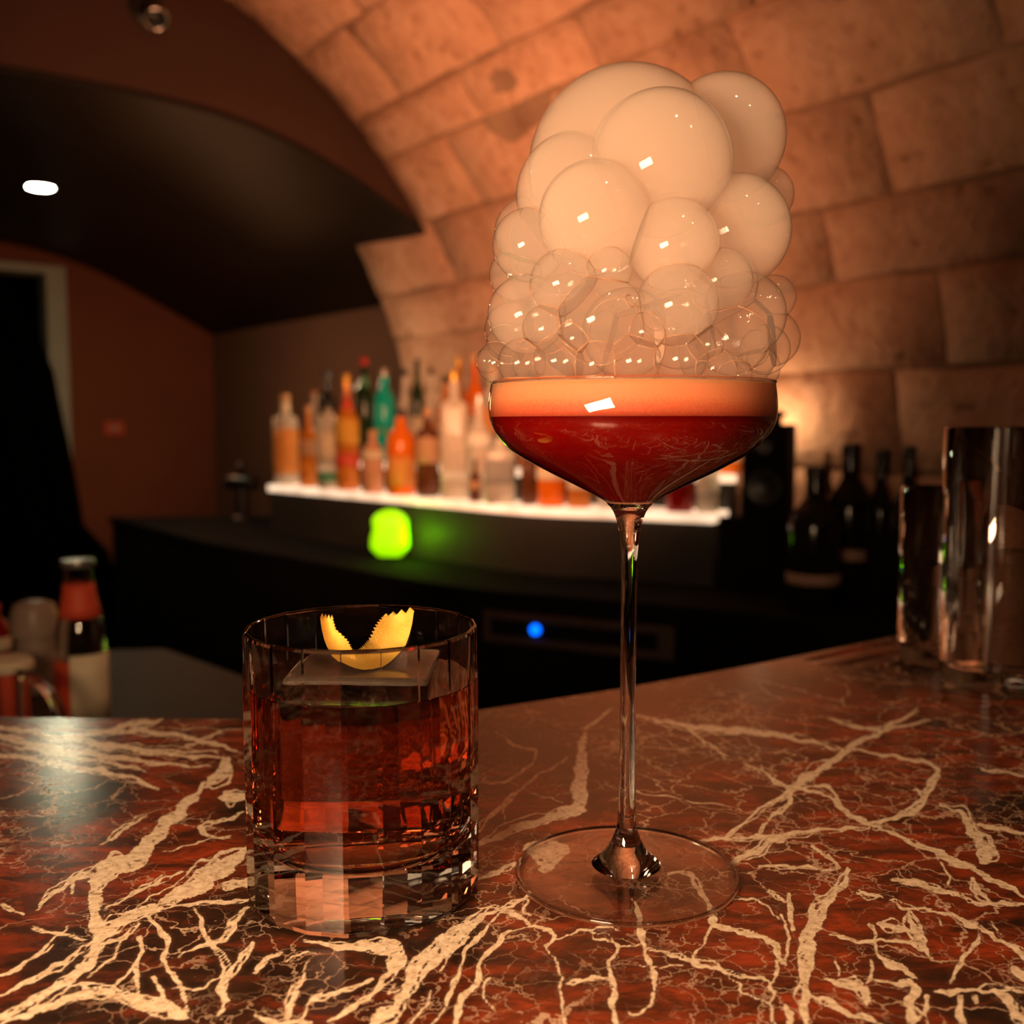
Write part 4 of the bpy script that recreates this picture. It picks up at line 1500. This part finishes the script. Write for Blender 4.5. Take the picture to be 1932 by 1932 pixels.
bm = lathe([(0, 0), (0.012, 0), (0.012, 0.012), (0.02, 0.016), (0.02, 0.022), (0.008, 0.028), (0, 0.028)], 20)
o = obj('knob', bm, M['black_matte'], spk)
o.location = (0.012, 0.0, sh_)

# black tap column on the far end of the worktop
tp = on_z(458, 982, LED)
tap = thing('beer_tap', 'black T-shaped tap column on the far end of the worktop', 'tap', (float(tp[0]), float(tp[1]), LED), R_(-15))
s_ = float(tp[1]) / FPX
obj('column', lathe([(0, 0), (22 * s_, 0), (20 * s_, 6 * s_), (13 * s_, 10 * s_), (12 * s_, 62 * s_), (0, 62 * s_)], 24), M['black'], tap, smooth=False)
shade_by_angle(tap.children[0])
obj('crossbar', tube([(-30 * s_, 0, 70 * s_), (-15 * s_, 0, 73 * s_), (15 * s_, 0, 73 * s_), (30 * s_, 0, 70 * s_)], 13 * s_, 16), M['black'], tap, smooth=True)
obj('handle', lathe([(0, 80 * s_), (5 * s_, 80 * s_), (8 * s_, 100 * s_), (6 * s_, 108 * s_), (0, 109 * s_)], 16), M['black'], tap, smooth=True)

# ------------------------------------------------------------------ far room: downlight, spotlight, plaque, curtain


def on_ceiling(x, y):
    r_ = ray(x, y)
    best = None
    for t in np.linspace(2.3, 7.0, 2400):
        p = r_ * t
        u, v = p @ DU, p @ DV
        if u < UA or u > UF or v < -1.2 or v > 1.9:
            continue
        f = (u - UA) / (UF - UA)
        fz = np.interp(v, [q[0] for q in fp], [q[1] for q in fp]) * (1 - f) + np.interp(v, [q[0] for q in bp], [q[1] for q in bp]) * f
        if best is None or abs(fz - p[2]) < best[0]:
            best = (abs(fz - p[2]), p.copy())
    return best[1]


dp = on_ceiling(76, 350)
dl = thing('recessed_downlight', 'lit recessed downlight in the low black ceiling', 'light', (float(dp[0]), float(dp[1]), float(dp[2] + EYE)))
rr = 23 / FPX * float(dp[1])
obj('lens', lathe([(0, -0.008), (rr * .9, -0.008), (rr, -0.004), (rr, 0.0), (0, 0.0)], 28), M['spot_light'], dl)
obj('bezel', lathe([(rr * 1.02, -0.008), (rr * 1.22, -0.006), (rr * 1.25, 0.004), (rr * 1.02, 0.004)], 28, closed=True), M['black'], dl, smooth=True)


fpv = on_u(283, 38, UA)
sp = thing('wall_spotlight', 'small unlit black spotlight with a chrome rim on the brown fascia', 'light', W(UA - 0.002, fpv[0], fpv[1]), AZ)
k_ = 2.4 / FPX
o = obj('mount', lathe([(0, 0), (30 * k_, 0), (30 * k_, 0.008), (24 * k_, 0.014), (0, 0.014)], 28), M['black'], sp)
o.rotation_euler = (PI / 2, 0, 0)
o.location = (-8 * k_, 0, 20 * k_)
o = obj('head', lathe([(0, 0), (18 * k_, 0), (20 * k_, 0.01), (22 * k_, 0.05), (19 * k_, 0.05), (16 * k_, 0.02), (0, 0.02)], 28), M['black'], sp, smooth=True)
o.rotation_euler = (PI / 2 + 0.9, 0, 0)
o.location = (0, -0.012, 22 * k_)
o = obj('rim', tube([(21 * k_ * math.cos(a), 21 * k_ * math.sin(a), 0.05) for a in np.linspace(0, 2 * PI, 25)[:-1]], 0.0025, 8, True), M['chrome'], sp, smooth=True)
o.rotation_euler = (PI / 2 + 0.9, 0, 0)
o.location = (0, -0.012, 22 * k_)

pv0 = on_u(197, 820, UF)
pv1 = on_u(232, 796, UF)
plq = thing('wall_plaque', 'small red plaque with a pale middle on the red-brown end wall', 'sign')
obj('plate', uvbox(UF - 0.012, UF - 0.001, pv0[0], pv1[0], pv0[1], pv1[1]), BM['lab_red'], plq)
dvp, dzp = (pv1[0] - pv0[0]) * .22, (pv1[1] - pv0[1]) * .28
obj('pale_field', uvbox(UF - 0.014, UF - 0.0121, pv0[0] + dvp, pv1[0] - dvp, pv0[1] + dzp, pv1[1] - dzp), BM['lab_dim'], plq)

# curtain: pleated black cloth that widens towards the floor, outline in the plane u = UC
UC = 4.5
cur_r = [on_u(x, y, UC) for x, y in [(-60, 470), (30, 560), (78, 640), (104, 700), (116, 760), (134, 840), (149, 920), (160, 990), (206, 1040), (232, 1120), (240, 1300)]]
bm = bmesh.new()
cols = 60
rows_c = []
for (vr, zr) in cur_r:
    vl = on_u(-260, 700, UC)[0]
    vl = min(vl, vr - 0.05)
    row = []
    for i in range(cols + 1):
        f = i / cols
        v = vl + (vr - vl) * f
        row.append(bm.verts.new(W(UC + 0.028 * math.sin(f * 34) + 0.01 * math.sin(f * 71 + zr * 3), v, zr)))
    rows_c.append(row)
bot = [bm.verts.new((v.co.x, v.co.y, 0.01)) for v in rows_c[-1]]
rows_c.append(bot)
for r0, r1 in zip(rows_c[:-1], rows_c[1:]):
    for i in range(cols):
        bm.faces.new((r0[i], r0[i + 1], r1[i + 1], r1[i]))
o = obj('curtain', bm, M['cloth'], smooth=True)
sm = o.modifiers.new('thickness', 'SOLIDIFY')
sm.thickness = 0.006
tag(o, 'heavy black curtain spreading towards the floor before the doorway', 'curtain')

# ------------------------------------------------------------------ working side of the bar: grey worktop and its clutter
ST = EYE - 0.35
stp = [on_z(x, y, ST)[:2] for x, y in [(-260, 1236), (310, 1224), (470, 1280), (560, 1330)]]
stp += [np.array([-0.04, 0.70]), np.array([-0.70, 0.70])]
st = thing('bar_station', 'grey work surface on the working side of the bar', 'worktop')
obj('surface', prism([tuple(p) for p in stp], ST - 0.02, ST), M['grey_top'], st)
cst = np.mean(np.array(stp), 0)
obj('cupboard', prism([tuple(cst + (p - cst) * 0.96) for p in stp], 0.0, ST - 0.0205), M['black_matte'], st)


def on_station(x, Y):
    r_ = ray(x, 1200)
    return float(r_[0] * Y / r_[1]), Y


# mixer bottle with red neck label
bx, bY = on_station(152, 1.16)
hb = float(on_Y(152, 1056, bY)[2]) - ST
wb = 94 / FPX * bY
t = thing('mixer_bottle', 'small clear mixer bottle with a red neck label and a cream and red body label', 'bottle', (bx, bY, ST + 0.0005))
r = wb / 2
prf = [(0, 0), (r * .92, 0), (r, hb * .02), (r, hb * .5), (r * .95, hb * .58), (r * .78, hb * .68), (r * .62, hb * .78), (r * .56, hb * .86), (r * .54, hb * .955), (r * .6, hb * .96), (r * .6, hb * .99)]
bm = lathe(prf + [(r * .48, hb * .99), (r * .46, hb * .86), (r * .66, hb * .68), (r * .84, hb * .57), (r * .88, hb * .06), (0, hb * .05)], 36)
shade_by_angle(obj('body', bm, M['glass'], t), 50)


def band(prof, z0, z1, mat, name, parent, a0=0.0, a1=2 * PI, grow=0.0006):
    bm_ = bmesh.new()
    n_ = 28
    cols_ = []
    for i in range(n_ + 1):
        an = a0 + (a1 - a0) * i / n_
        cols_.append([bm_.verts.new(((band_r(prof, z) + g) * math.cos(an), (band_r(prof, z) + g) * math.sin(an), z)) for g in (grow, grow + 0.0005) for z in np.linspace(z0, z1, 4)])
    for c0, c1 in zip(cols_[:-1], cols_[1:]):
        for q_ in range(3):
            bm_.faces.new((c0[4 + q_], c1[4 + q_], c1[5 + q_], c0[5 + q_]))
            bm_.faces.new((c0[q_ + 1], c1[q_ + 1], c1[q_], c0[q_]))
        bm_.faces.new((c0[0], c1[0], c1[4], c0[4]))
        bm_.faces.new((c0[3], c0[7], c1[7], c1[3]))
    return obj(name, bm_, mat, parent, smooth=True)


band(prf, hb * .655, hb * .86, BM['lab_red'], 'neck_label', t)
band(prf, hb * .03, hb * .40, BM['lab_red'], 'label', t, R_(-200), R_(-92))
band(prf, hb * .03, hb * .44, BM['lab_cream'], 'label', t, R_(-92), R_(20))
shade_by_angle(obj('cap', lathe([(r * .62, hb * .955), (r * .66, hb * .97), (r * .64, hb * 1.0), (0, hb * 1.005), (0, hb * .995), (r * .56, hb * .99)], 28), BM['cap_grey'], t), 40)

# lidded plastic tub behind it
jx, jY = on_station(66, 1.30)
jh = float(on_Y(66, 1134, jY)[2]) - ST
jr = 42 / FPX * jY
t = thing('storage_jar', 'frosted storage jar with a domed lid beside the mixer bottle', 'jar', (jx, jY, ST + 0.0005))
M['frost'] = plain('frosted_plastic', (0.55, 0.42, 0.32), 0.35, 0.35)
shade_by_angle(obj('body', lathe([(0, 0), (jr * .85, 0), (jr * .9, jh * .05), (jr * .82, jh * .55), (jr * .8, jh * .62), (0, jh * .62)], 32), M['frost'], t), 45)
shade_by_angle(obj('lid', lathe([(0, jh * .62), (jr, jh * .62), (jr * 1.02, jh * .66), (jr, jh * .86), (jr * .86, jh * .96), (jr * .5, jh), (0, jh)], 32), M['frost'], t), 45)
# cream saucer-like lid on a red tin, then a glass mug with a curved handle, and a pink topped bottle at the frame's edge
cx1, cY1 = on_station(8, 1.14)
t = thing('tin', 'red tin with a cream lid at the end of the grey worktop', 'tin', (cx1, cY1, ST + 0.0005))
th1 = float(on_Y(8, 1244, cY1)[2]) - ST
tr1 = 50 / FPX * cY1
obj('can', lathe([(0, 0), (tr1 * .8, 0), (tr1 * .8, th1 - 0.012), (0, th1 - 0.012)], 32), BM['lab_red'], t)
shade_by_angle(obj('lid', lathe([(0, th1 - 0.012), (tr1, th1 - 0.012), (tr1 * 1.03, th1 - 0.006), (tr1 * .9, th1), (0, th1)], 32), BM['lab_cream'], t), 40)
mx1, mY1 = on_station(10, 0.93)
t = thing('glass_mug', 'clear glass mug with a curved handle on the grey worktop', 'mug', (mx1, mY1, ST + 0.0005))
mh = float(on_Y(10, 1270, mY1)[2]) - ST
mr = 26 / FPX * mY1
shade_by_angle(obj('cup', lathe([(0, 0), (mr, 0), (mr * 1.05, mh), (mr * .95, mh), (mr * .9, 0.008), (0, 0.008)], 36), M['glass'], t), 45)
han = []
for a in np.linspace(-0.5 * PI, 0.5 * PI, 16):
    han.append((mr * .9 + 78 / FPX * mY1 * math.cos(a), 0, mh * .52 + mh * .46 * math.sin(a)))
obj('handle', tube(han, 0.005, 12), M['glass'], t, smooth=True)
px1, pY1 = on_station(-8, 1.42)
make_bottle((px1, pY1, ST + 0.0005), 52 / FPX * pY1, float(on_Y(-8, 1140, pY1)[2]) - ST, 'squat', 'red', 'cap_red', 'red bottle with a red cap behind the red tin', [(.3, .5, 'lab_cream')], None)

# ------------------------------------------------------------------ highball glasses on the drainer
def highball(loc, r0, r1, h, label):
    t = thing('highball_glass', label, 'glass', loc, 0, 'highball glasses on the drainer')
    o_ = obj('body', lathe([(0, 0.0), (r0 * .96, 0.0), (r0, 0.002), (r1, h - 0.001), (r1 - 0.0008, h), (r1 - 0.0018, h - 0.001), (r0 - 0.0022, 0.012), (r0 * .8, 0.010), (0, 0.010)], 56), M['glass'], t)
    shade_by_angle(o_, 40)
    return t


pB = on_z(1858, 1284, BAR)
pA = on_z(1765, 1236, BAR)
hB = float(on_Y(1890, 806, float(pB[1]))[2]) - BAR
hA = float(on_Y(1740, 918, float(pA[1]))[2]) - BAR
highball((float(pB[0]) + 0.004, float(pB[1]), BAR + 0.0003), 0.031, 0.033, hB, 'tall clear highball glass on the grooved end of the bar')
highball((float(pA[0]), float(pA[1]) - 0.012, BAR + 0.0003), 0.030, 0.031, hA, 'short clear highball glass behind the tall one on the grooves')

# ------------------------------------------------------------------ stemmed glass
gx0, gy0 = 0.0414, 0.3528


def zpx(y, Y=gy0):
    return float(on_Y(1184, y, Y)[2]) - BAR


def rpx(half, y, Y=gy0):
    p = on_Y(1184, y, Y)
    return half / FPX * depth(p)


bowl_px = [(723, 264.5), (734, 266), (750, 268), (768, 269), (786, 268), (800, 264.5), (815, 257), (830, 245.5), (848, 228), (864, 203), (880, 174), (895, 145), (910, 114), (922, 90), (932, 70), (940, 56), (947, 45)]
prof = [(rpx(h_, y), zpx(y)) for y, h_ in bowl_px]
ZR = prof[0][1]
wg = thing('wine_glass', 'tall stemmed wine glass filled with a red foam-topped drink', 'glass', (gx0, gy0, BAR))
o = obj('bowl', lathe(prof, 128), M['thin_glass'], wg, smooth=True)
o = obj('rim', tube([(prof[0][0] * math.cos(a), prof[0][0] * math.sin(a), ZR) for a in np.linspace(0, 2 * PI, 129)[:-1]], 0.0005, 8, True), M['glass'], wg, smooth=True)
stem_px = [(948, 44), (952, 41.5), (957, 36), (966, 30.5), (980, 25), (1004, 19.5), (1040, 16.5), (1100, 15.2), (1300, 14.6), (1480, 15.5), (1530, 16.5), (1556, 18.5), (1570, 22), (1583, 27), (1597, 34), (1610, 44), (1622, 58)]
sp_ = [(rpx(h_, y), zpx(y)) for y, h_ in stem_px]
sp_ = [(r__, z__) for r__, z__ in sp_ if z__ > 0.0046]
stem_prof = [(0, sp_[0][1] - 0.0005)] + sp_
r_last = sp_[-1]
stem_prof += [(max(r_last[0] * 1.0, 0.0125), 0.0042), (0.0, 0.0042)]
o = obj('stem', lathe(stem_prof, 64), M['glass'], wg, smooth=True)
shade_by_angle(o, 60)
foot = [(0, 0.0006), (0.030, 0.0006), (0.0388, 0.0004), (0.0400, 0.0009), (0.0402, 0.0015), (0.0396, 0.0020), (0.034, 0.0022), (0.024, 0.0028), (0.016, 0.0038), (0.0135, 0.00415), (0, 0.00415)]
o = obj('foot', lathe(foot, 128), M['thin_glass'], wg, smooth=True)

obj('foot_rim', tube([(0.0396 * math.cos(a), 0.0396 * math.sin(a), 0.0013) for a in np.linspace(0, 2 * PI, 129)[:-1]], 0.0009, 10, True), M['glass'], wg, smooth=True)

# the drink: red liquid and its foam head
ZL, ZF = zpx(787), zpx(726)
ins = 0.0005


def prof_r(z):
    for (r0, z0), (r1, z1) in zip(prof[:-1], prof[1:]):
        if z1 <= z <= z0:
            return r1 + (r0 - r1) * (z - z1) / (z0 - z1)
    return prof[-1][0]


ck = thing('red_cocktail', 'deep red cocktail with a thick peach foam head in the stemmed glass', 'drink', (gx0, gy0, BAR))
lz = [z for _, z in prof if z < ZL]
lp = [(0, lz[-1] + 0.0004), (prof_r(lz[-1]) - ins, lz[-1] + 0.0004)] + [(prof_r(z) - ins, z) for z in reversed(lz[:-1])] + [(prof_r(ZL) - ins, ZL), (0, ZL)]
obj('liquid', lathe(lp, 96), M['drink'], ck, smooth=True)
shade_by_angle(ck.children[0], 50)
M['film_edge'] = noise_mat('wet_film_edge', (0.75, 0.42, 0.25), (0.9, 0.55, 0.35), 300, 0.15, spec=0.9)
M['film_edge'].node_tree.nodes['Principled BSDF'].inputs['Transmission Weight'].default_value = 0.6
M['foam'] = foam_material(BAR + ZL, BAR + ZF)
zz = list(np.linspace(ZL + 0.0001, ZF, 7))
fo = [(0, zz[0])] + [(prof_r(z) - ins, z) for z in zz] + [(0, ZF)]
obj('foam_head', lathe(fo, 96), M['foam'], ck, smooth=True)
shade_by_angle(ck.children[1], 50)

# ------------------------------------------------------------------ vapour bubbles heaped on the rim
S2, OX, OY = 2.841, 880, 100
# crop x, crop y, crop radius, depth offset (m, + = away), vapour
BUB = [
    (1040, 595, 385, -0.012, 'd'), (690, 885, 303, -0.022, 'd'), (860, 620, 528, 0.020, 'd'), (600, 762, 334, 0.002, 'd'), (1370, 460, 336, 0.012, 'd'),
    (1435, 955, 300, -0.006, 'd'), (1595, 765, 158, 0.022, 'd'), (1110, 1030, 248, -0.026, 'd'), (335, 1030, 178, -0.006, 'm'), (335, 960, 168, 0.012, 'm'),
    (262, 1190, 128, 0.012, 'm'), (325, 1402, 192, -0.016, 'm'), (520, 1235, 165, -0.028, 'm'), (765, 1165, 112, -0.034, 'm'), (720, 1430, 200, -0.032, 'c'),
    (1130, 1350, 200, -0.034, 'm'), (1360, 1220, 158, -0.026, 'm'), (1480, 1405, 192, -0.016, 'c'), (1425, 1530, 165, -0.022, 'c'), (1645, 1310, 110, 0.012, 'm'),
    (1635, 1530, 126, 0.014, 'c'), (170, 1660, 96, 0.0, 'c'), (110, 1650, 56, 0.016, 'c'), (215, 1560, 92, 0.004, 'c'), (300, 1660, 110, -0.028, 'c'),
    (500, 1650, 120, -0.036, 'c'), (700, 1665, 110, -0.040, 'c'), (900, 1650, 118, -0.041, 'c'), (960, 1495, 88, -0.040, 'c'), (1150, 1640, 120, -0.038, 'c'),
    (1340, 1690, 92, -0.034, 'c'), (1440, 1725, 76, -0.028, 'c'), (1560, 1690, 100, -0.012, 'c'), (1600, 1590, 112, -0.002, 'c'), (905, 1312, 42, -0.044, 'c'),
    (430, 1480, 110, -0.030, 'c'), (590, 1530, 90, -0.038, 'c'), (1270, 1560, 90, -0.036, 'c'), (240, 1480, 120, 0.010, 'c'), (520, 1000, 260, 0.024, 'm'),
    (900, 1150, 330, 0.012, 'd'), (1250, 1250, 280, 0.018, 'm'), (600, 1450, 260, 0.016, 'm'), (1000, 1550, 260, 0.012, 'c'), (1400, 1560, 230, 0.020, 'c'),
    (860, 1500, 200, -0.012, 'c'), (420, 1640, 150, 0.012, 'c'), (1150, 1480, 180, -0.010, 'c'),
]
BC, BRr, BK = [], [], []
for x, y, r_, dy, kd in BUB:
    p = on_Y(OX + x / S2, OY + y / S2, gy0 + dy)
    BC.append(p)
    BRr.append(r_ * {'d': 1.0, 'm': 1.1, 'c': 1.2}[kd] / S2 / FPX * depth(p))
    BK.append(kd)
cl = thing('bubble_cluster', 'towering heap of milky vapour-filled bubbles on the stemmed glass', 'bubbles', (gx0, gy0, BAR + ZR))
zcut = BAR + ZR + 0.0004
GAP = 0.00003
for i in range(len(BC)):
    bm = bmesh.new()
    bmesh.ops.create_icosphere(bm, subdivisions=5 if BRr[i] > 0.009 else 4, radius=BRr[i])
    bmesh.ops.translate(bm, vec=Vector(BC[i]), verts=bm.verts)
    for f in bm.faces:
        f.smooth = True
    planes = [(Vector((0, 0, zcut)), Vector((0, 0, -1)))]
    dead = False
    for j in range(len(BC)):
        if j == i:
            continue
        d = BC[j] - BC[i]
        D_ = float(np.linalg.norm(d))
        if D_ >= BRr[i] + BRr[j]:
            continue
        if D_ + BRr[i] <= BRr[j]:
            # wholly inside a larger neighbour in plan of spheres: still split by the radical plane
            pass
        t = (D_ * D_ + BRr[i] ** 2 - BRr[j] ** 2) / (2 * D_) - GAP
        n_ = d / D_
        planes.append((Vector(BC[i] + n_ * t), Vector(n_)))
    for co, no in planes:
        if not bm.verts:
            dead = True
            break
        g = list(bm.verts) + list(bm.edges) + list(bm.faces)
        res = bmesh.ops.bisect_plane(bm, geom=g, dist=1e-7, plane_co=co, plane_no=no, clear_outer=True)
        ce = [e for e in res['geom_cut'] if isinstance(e, bmesh.types.BMEdge) and e.is_valid]
        if ce:
            for e in ce:
                e.smooth = False
            fl = bmesh.ops.holes_fill(bm, edges=ce, sides=0)
            for f in fl.get('faces', []):
                f.smooth = False
    if dead or len(bm.faces) < 8:
        bm.free()
        continue
    bmesh.ops.translate(bm, vec=-Vector((gx0, gy0, BAR + ZR)), verts=bm.verts)
    bmesh.ops.recalc_face_normals(bm, faces=bm.faces)
    be = bmesh.new()
    for e in bm.edges:
        if e.smooth or len(e.link_faces) != 2 or BK[i] == 'd':
            continue
        a_, b_ = e.verts[0].co, e.verts[1].co
        t_ = (b_ - a_)
        if t_.length < 1e-6:
            continue
        t_.normalize()
        n1_ = t_.cross(Vector((0.3, 0.5, 0.81))).normalized() * 0.00013
        n2_ = t_.cross(n1_).normalized() * 0.00013
        q0 = [be.verts.new(a_ + w_) for w_ in (n1_, n2_, -n1_, -n2_)]
        q1 = [be.verts.new(b_ + w_) for w_ in (n1_, n2_, -n1_, -n2_)]
        for k4 in range(4):
            be.faces.new((q0[k4], q0[(k4 + 1) % 4], q1[(k4 + 1) % 4], q1[k4]))
    bo = obj('bubble', bm, M[{'d': 'bubble_dense', 'm': 'bubble_mid', 'c': 'bubble_clear'}[BK[i]]], cl)
    if len(be.faces):
        obj('film_edge', be, M['film_edge'], bo, smooth=True)
    else:
        be.free()

# ------------------------------------------------------------------ faceted rocks glass
rx, ry = -0.0522, 0.3450
RO, RH = 0.0404, 0.0935
phi0 = math.atan2(-ry, -rx)
NFAC = 20
vert_a = [phi0 + R_(8.4) + 2 * PI / NFAC * k_ for k_ in range(NFAC)]
rg = thing('rocks_glass', 'faceted heavy-bottomed rocks glass holding an amber whisky cocktail', 'glass', (rx, ry, BAR))
NS = 120


def facet_r(an, R__, soft=0.0):
    """radius of a decagon with corner radius R__ at angle an, optionally rounded towards a circle"""
    s__ = 2 * PI / NFAC
    q_ = ((an - vert_a[0]) % s__) - s__ / 2
    return R__ * math.cos(s__ / 2) / math.cos(q_) * (1 - soft) + R__ * 0.99 * soft


angs = [vert_a[0] + 2 * PI * i / NS for i in range(NS)]


def ring(bm, R__, z, soft):
    return [bm.verts.new((facet_r(a, R__, soft) * math.cos(a), facet_r(a, R__, soft) * math.sin(a), z)) for a in angs]


def skin(bm, r0, r1, mi=0):
    for i in range(NS):
        j = (i + 1) % NS
        f = bm.faces.new((r0[i], r0[j], r1[j], r1[i]))
        f.material_index = mi


RI = 0.0386
ZLQ = 0.0752
cav = [(RI, RH - 0.0006, 0.0), (RI - 0.0001, 0.086, 0.15), (RI - 0.0004, ZLQ, 0.4)]
cav2 = [(RI - 0.0004, ZLQ, 0.4), (RI - 0.0008, 0.055, 0.7), (RI - 0.0012, 0.037, 1.0), (0.0360, 0.0290, 1.0), (0.0340, 0.0240, 1.0), (0.0308, 0.0203, 1.0), (0.0262, 0.0177, 1.0), (0.0200, 0.0161, 1.0), (0.012, 0.0153, 1.0), (0.005, 0.0151, 1.0)]
bm = bmesh.new()
outer = [(RO - 0.0022, 0.0003, 0.3), (RO - 0.0008, 0.0010, 0.05), (RO, 0.0028, 0.0), (RO, 0.050, 0.0), (RO, RH - 0.0012, 0.0), (RO - 0.0004, RH - 0.0003, 0.0), (RO - 0.0011, RH, 0.0), (RI + 0.0003, RH - 0.0001, 0.0)]
rings = [ring(bm, *q_) for q_ in outer] + [ring(bm, *q_) for q_ in cav]
for a, b in zip(rings[:-1], rings[1:]):
    skin(bm, a, b)
cbot = [bm.verts.new((v.co.x * .55, v.co.y * .55, 0.0012)) for v in rings[0]]
skin(bm, cbot, rings[0])
bm.faces.new(list(reversed(cbot)))
bmesh.ops.recalc_face_normals(bm, faces=bm.faces)
o = obj('body', bm, M['glass'], rg)
# normals must leave the glass: check on one outer face
shade_by_angle(o, 9)
obv = o.data.polygons[NS * 3]
if obv.normal.dot(Vector((obv.center.x, obv.center.y, 0))) < 0:
    o.data.flip_normals()

wk = thing('whisky_cocktail', 'amber whisky cocktail in the faceted rocks glass', 'drink', (rx, ry, BAR))
bm = bmesh.new()
rings = [ring(bm, *q_) for q_ in cav2]
for a, b in zip(rings[:-1], rings[1:]):
    skin(bm, a, b, 0)
bm.faces.new(rings[-1]).material_index = 0
inner = [bm.verts.new((v.co.x * .985, v.co.y * .985, ZLQ - 0.0005)) for v in rings[0]]
skin(bm, rings[0], inner, 1)
f = bm.faces.new(inner)
f.material_index = 1
bmesh.ops.recalc_face_normals(bm, faces=bm.faces)
o = obj('liquid', bm, None, wk, mats=[M['whisky_side'], M['whisky_top']])
shade_by_angle(o, 30)

# clear ice block
ic = 0.0235
bm = bmesh.new()
bmesh.ops.create_cube(bm, size=1)
bmesh.ops.scale(bm, vec=(2 * ic, 2 * ic * 0.94, 0.0505), verts=bm.verts)
bmesh.ops.bevel(bm, geom=list(bm.edges), offset=0.0022, segments=3, affect='EDGES', profile=0.6)
bmesh.ops.subdivide_edges(bm, edges=list(bm.edges), cuts=2, use_grid_fill=True)
for v in bm.verts:
    v.co.x += 0.0004 * math.sin(v.co.z * 210 + v.co.y * 90)
    v.co.y += 0.0004 * math.sin(v.co.x * 170 + v.co.z * 120)
for f in bm.faces:
    f.material_index = 1 if f.calc_center_median().z > 0.0222 else 0
o = obj('ice_cube', bm, None, None, mats=[M['ice'], M['ice_top']])
shade_by_angle(o, 40)
o.location = (rx + 0.001, ry + 0.002, BAR + 0.0290 + 0.02525)
o.rotation_euler = (0, 0, R_(-8) + 0.1)
tag(o, 'large clear ice cube floating in the whisky cocktail', 'ice cube')

# lemon peel twist, a curled strip with pinked edges
PX, PYo, PS = 440, 1110, 4.025
pairs = [((660, 210), (752, 222), 0.004), ((664, 255), (764, 262), 0.003), ((672, 310), (778, 312), 0.001), ((690, 385), (828, 356), -0.002), ((712, 445), (868, 398), -0.005), ((760, 520), (888, 440), -0.008),
         ((810, 560), (902, 466), -0.010), ((870, 590), (914, 478), -0.011), ((930, 610), (924, 480), -0.011), ((990, 621), (940, 476), -0.010), ((1060, 618), (965, 462), -0.008), ((1120, 605), (990, 440), -0.006),
         ((1175, 570), (1012, 418), -0.003), ((1220, 530), (1030, 395), 0.0), ((1270, 480), (1056, 345), 0.003), ((1310, 430), (1080, 290), 0.006), ((1338, 350), (1108, 250), 0.009), ((1358, 270), (1140, 215), 0.012), ((1374, 155), (1150, 212), 0.014)]
# resample finely so that the pinking can be cut
fine_ = []
for a, b in zip(pairs[:-1], pairs[1:]):
    for q_ in range(4):
        f = q_ / 4
        fine_.append(tuple(np.array(a[0]) * (1 - f) + np.array(b[0]) * f) + tuple(np.array(a[1]) * (1 - f) + np.array(b[1]) * f) + (a[2] * (1 - f) + b[2] * f,))
fine_.append(tuple(pairs[-1][0]) + tuple(pairs[-1][1]) + (pairs[-1][2],))
bm = bmesh.new()
Fv, Bv = [], []
cols_ = 7
nf = len(fine_)
for i, (ox_, oy_, ix_, iy_, dy) in enumerate(fine_):
    e = 0.045 * (1 if i % 2 else -1)
    rowf, rowb = [], []
    for q_ in range(cols_ + 1):
        f = q_ / cols_
        ff = f
        if f == 1:
            ff = 1 + e
        x = ox_ + (ix_ - ox_) * ff
        y = oy_ + (iy_ - oy_) * ff
        dep = gy0 * 0 + ry - 0.002 + dy + 0.0035 * math.sin(f * PI) + 0.002 * f
        p = on_Y(PX + x / PS, PYo + y / PS, dep)
        rowf.append(bm.verts.new((p[0] - rx, p[1] - ry, p[2] - BAR)))
        rowb.append(bm.verts.new((p[0] - rx, p[1] - ry + 0.0012, p[2] - BAR - 0.0002)))
    if i in (0, nf - 1):
        for q_ in range(cols_ + 1):
            dz = 0.0009 * (1 if q_ % 2 else -1)
            rowf[q_].co.z += dz
            rowb[q_].co.z += dz
    Fv.append(rowf)
    Bv.append(rowb)
for i in range(nf - 1):
    for q_ in range(cols_):
        bm.faces.new((Fv[i][q_], Fv[i + 1][q_], Fv[i + 1][q_ + 1], Fv[i][q_ + 1]))
        bm.faces.new((Bv[i][q_ + 1], Bv[i + 1][q_ + 1], Bv[i + 1][q_], Bv[i][q_]))
    for q_ in (0, cols_):
        bm.faces.new((Fv[i][q_], Bv[i][q_], Bv[i + 1][q_], Fv[i + 1][q_]))
for i in (0, nf - 1):
    for q_ in range(cols_):
        bm.faces.new((Fv[i][q_], Fv[i][q_ + 1], Bv[i][q_ + 1], Bv[i][q_]))
bmesh.ops.recalc_face_normals(bm, faces=bm.faces)
o = obj('lemon_twist', bm, M['lemon'], None)
shade_by_angle(o, 50)
o.location = (rx, ry, BAR)
tag(o, 'curled yellow lemon peel with zigzag edges resting on the ice', 'lemon peel')
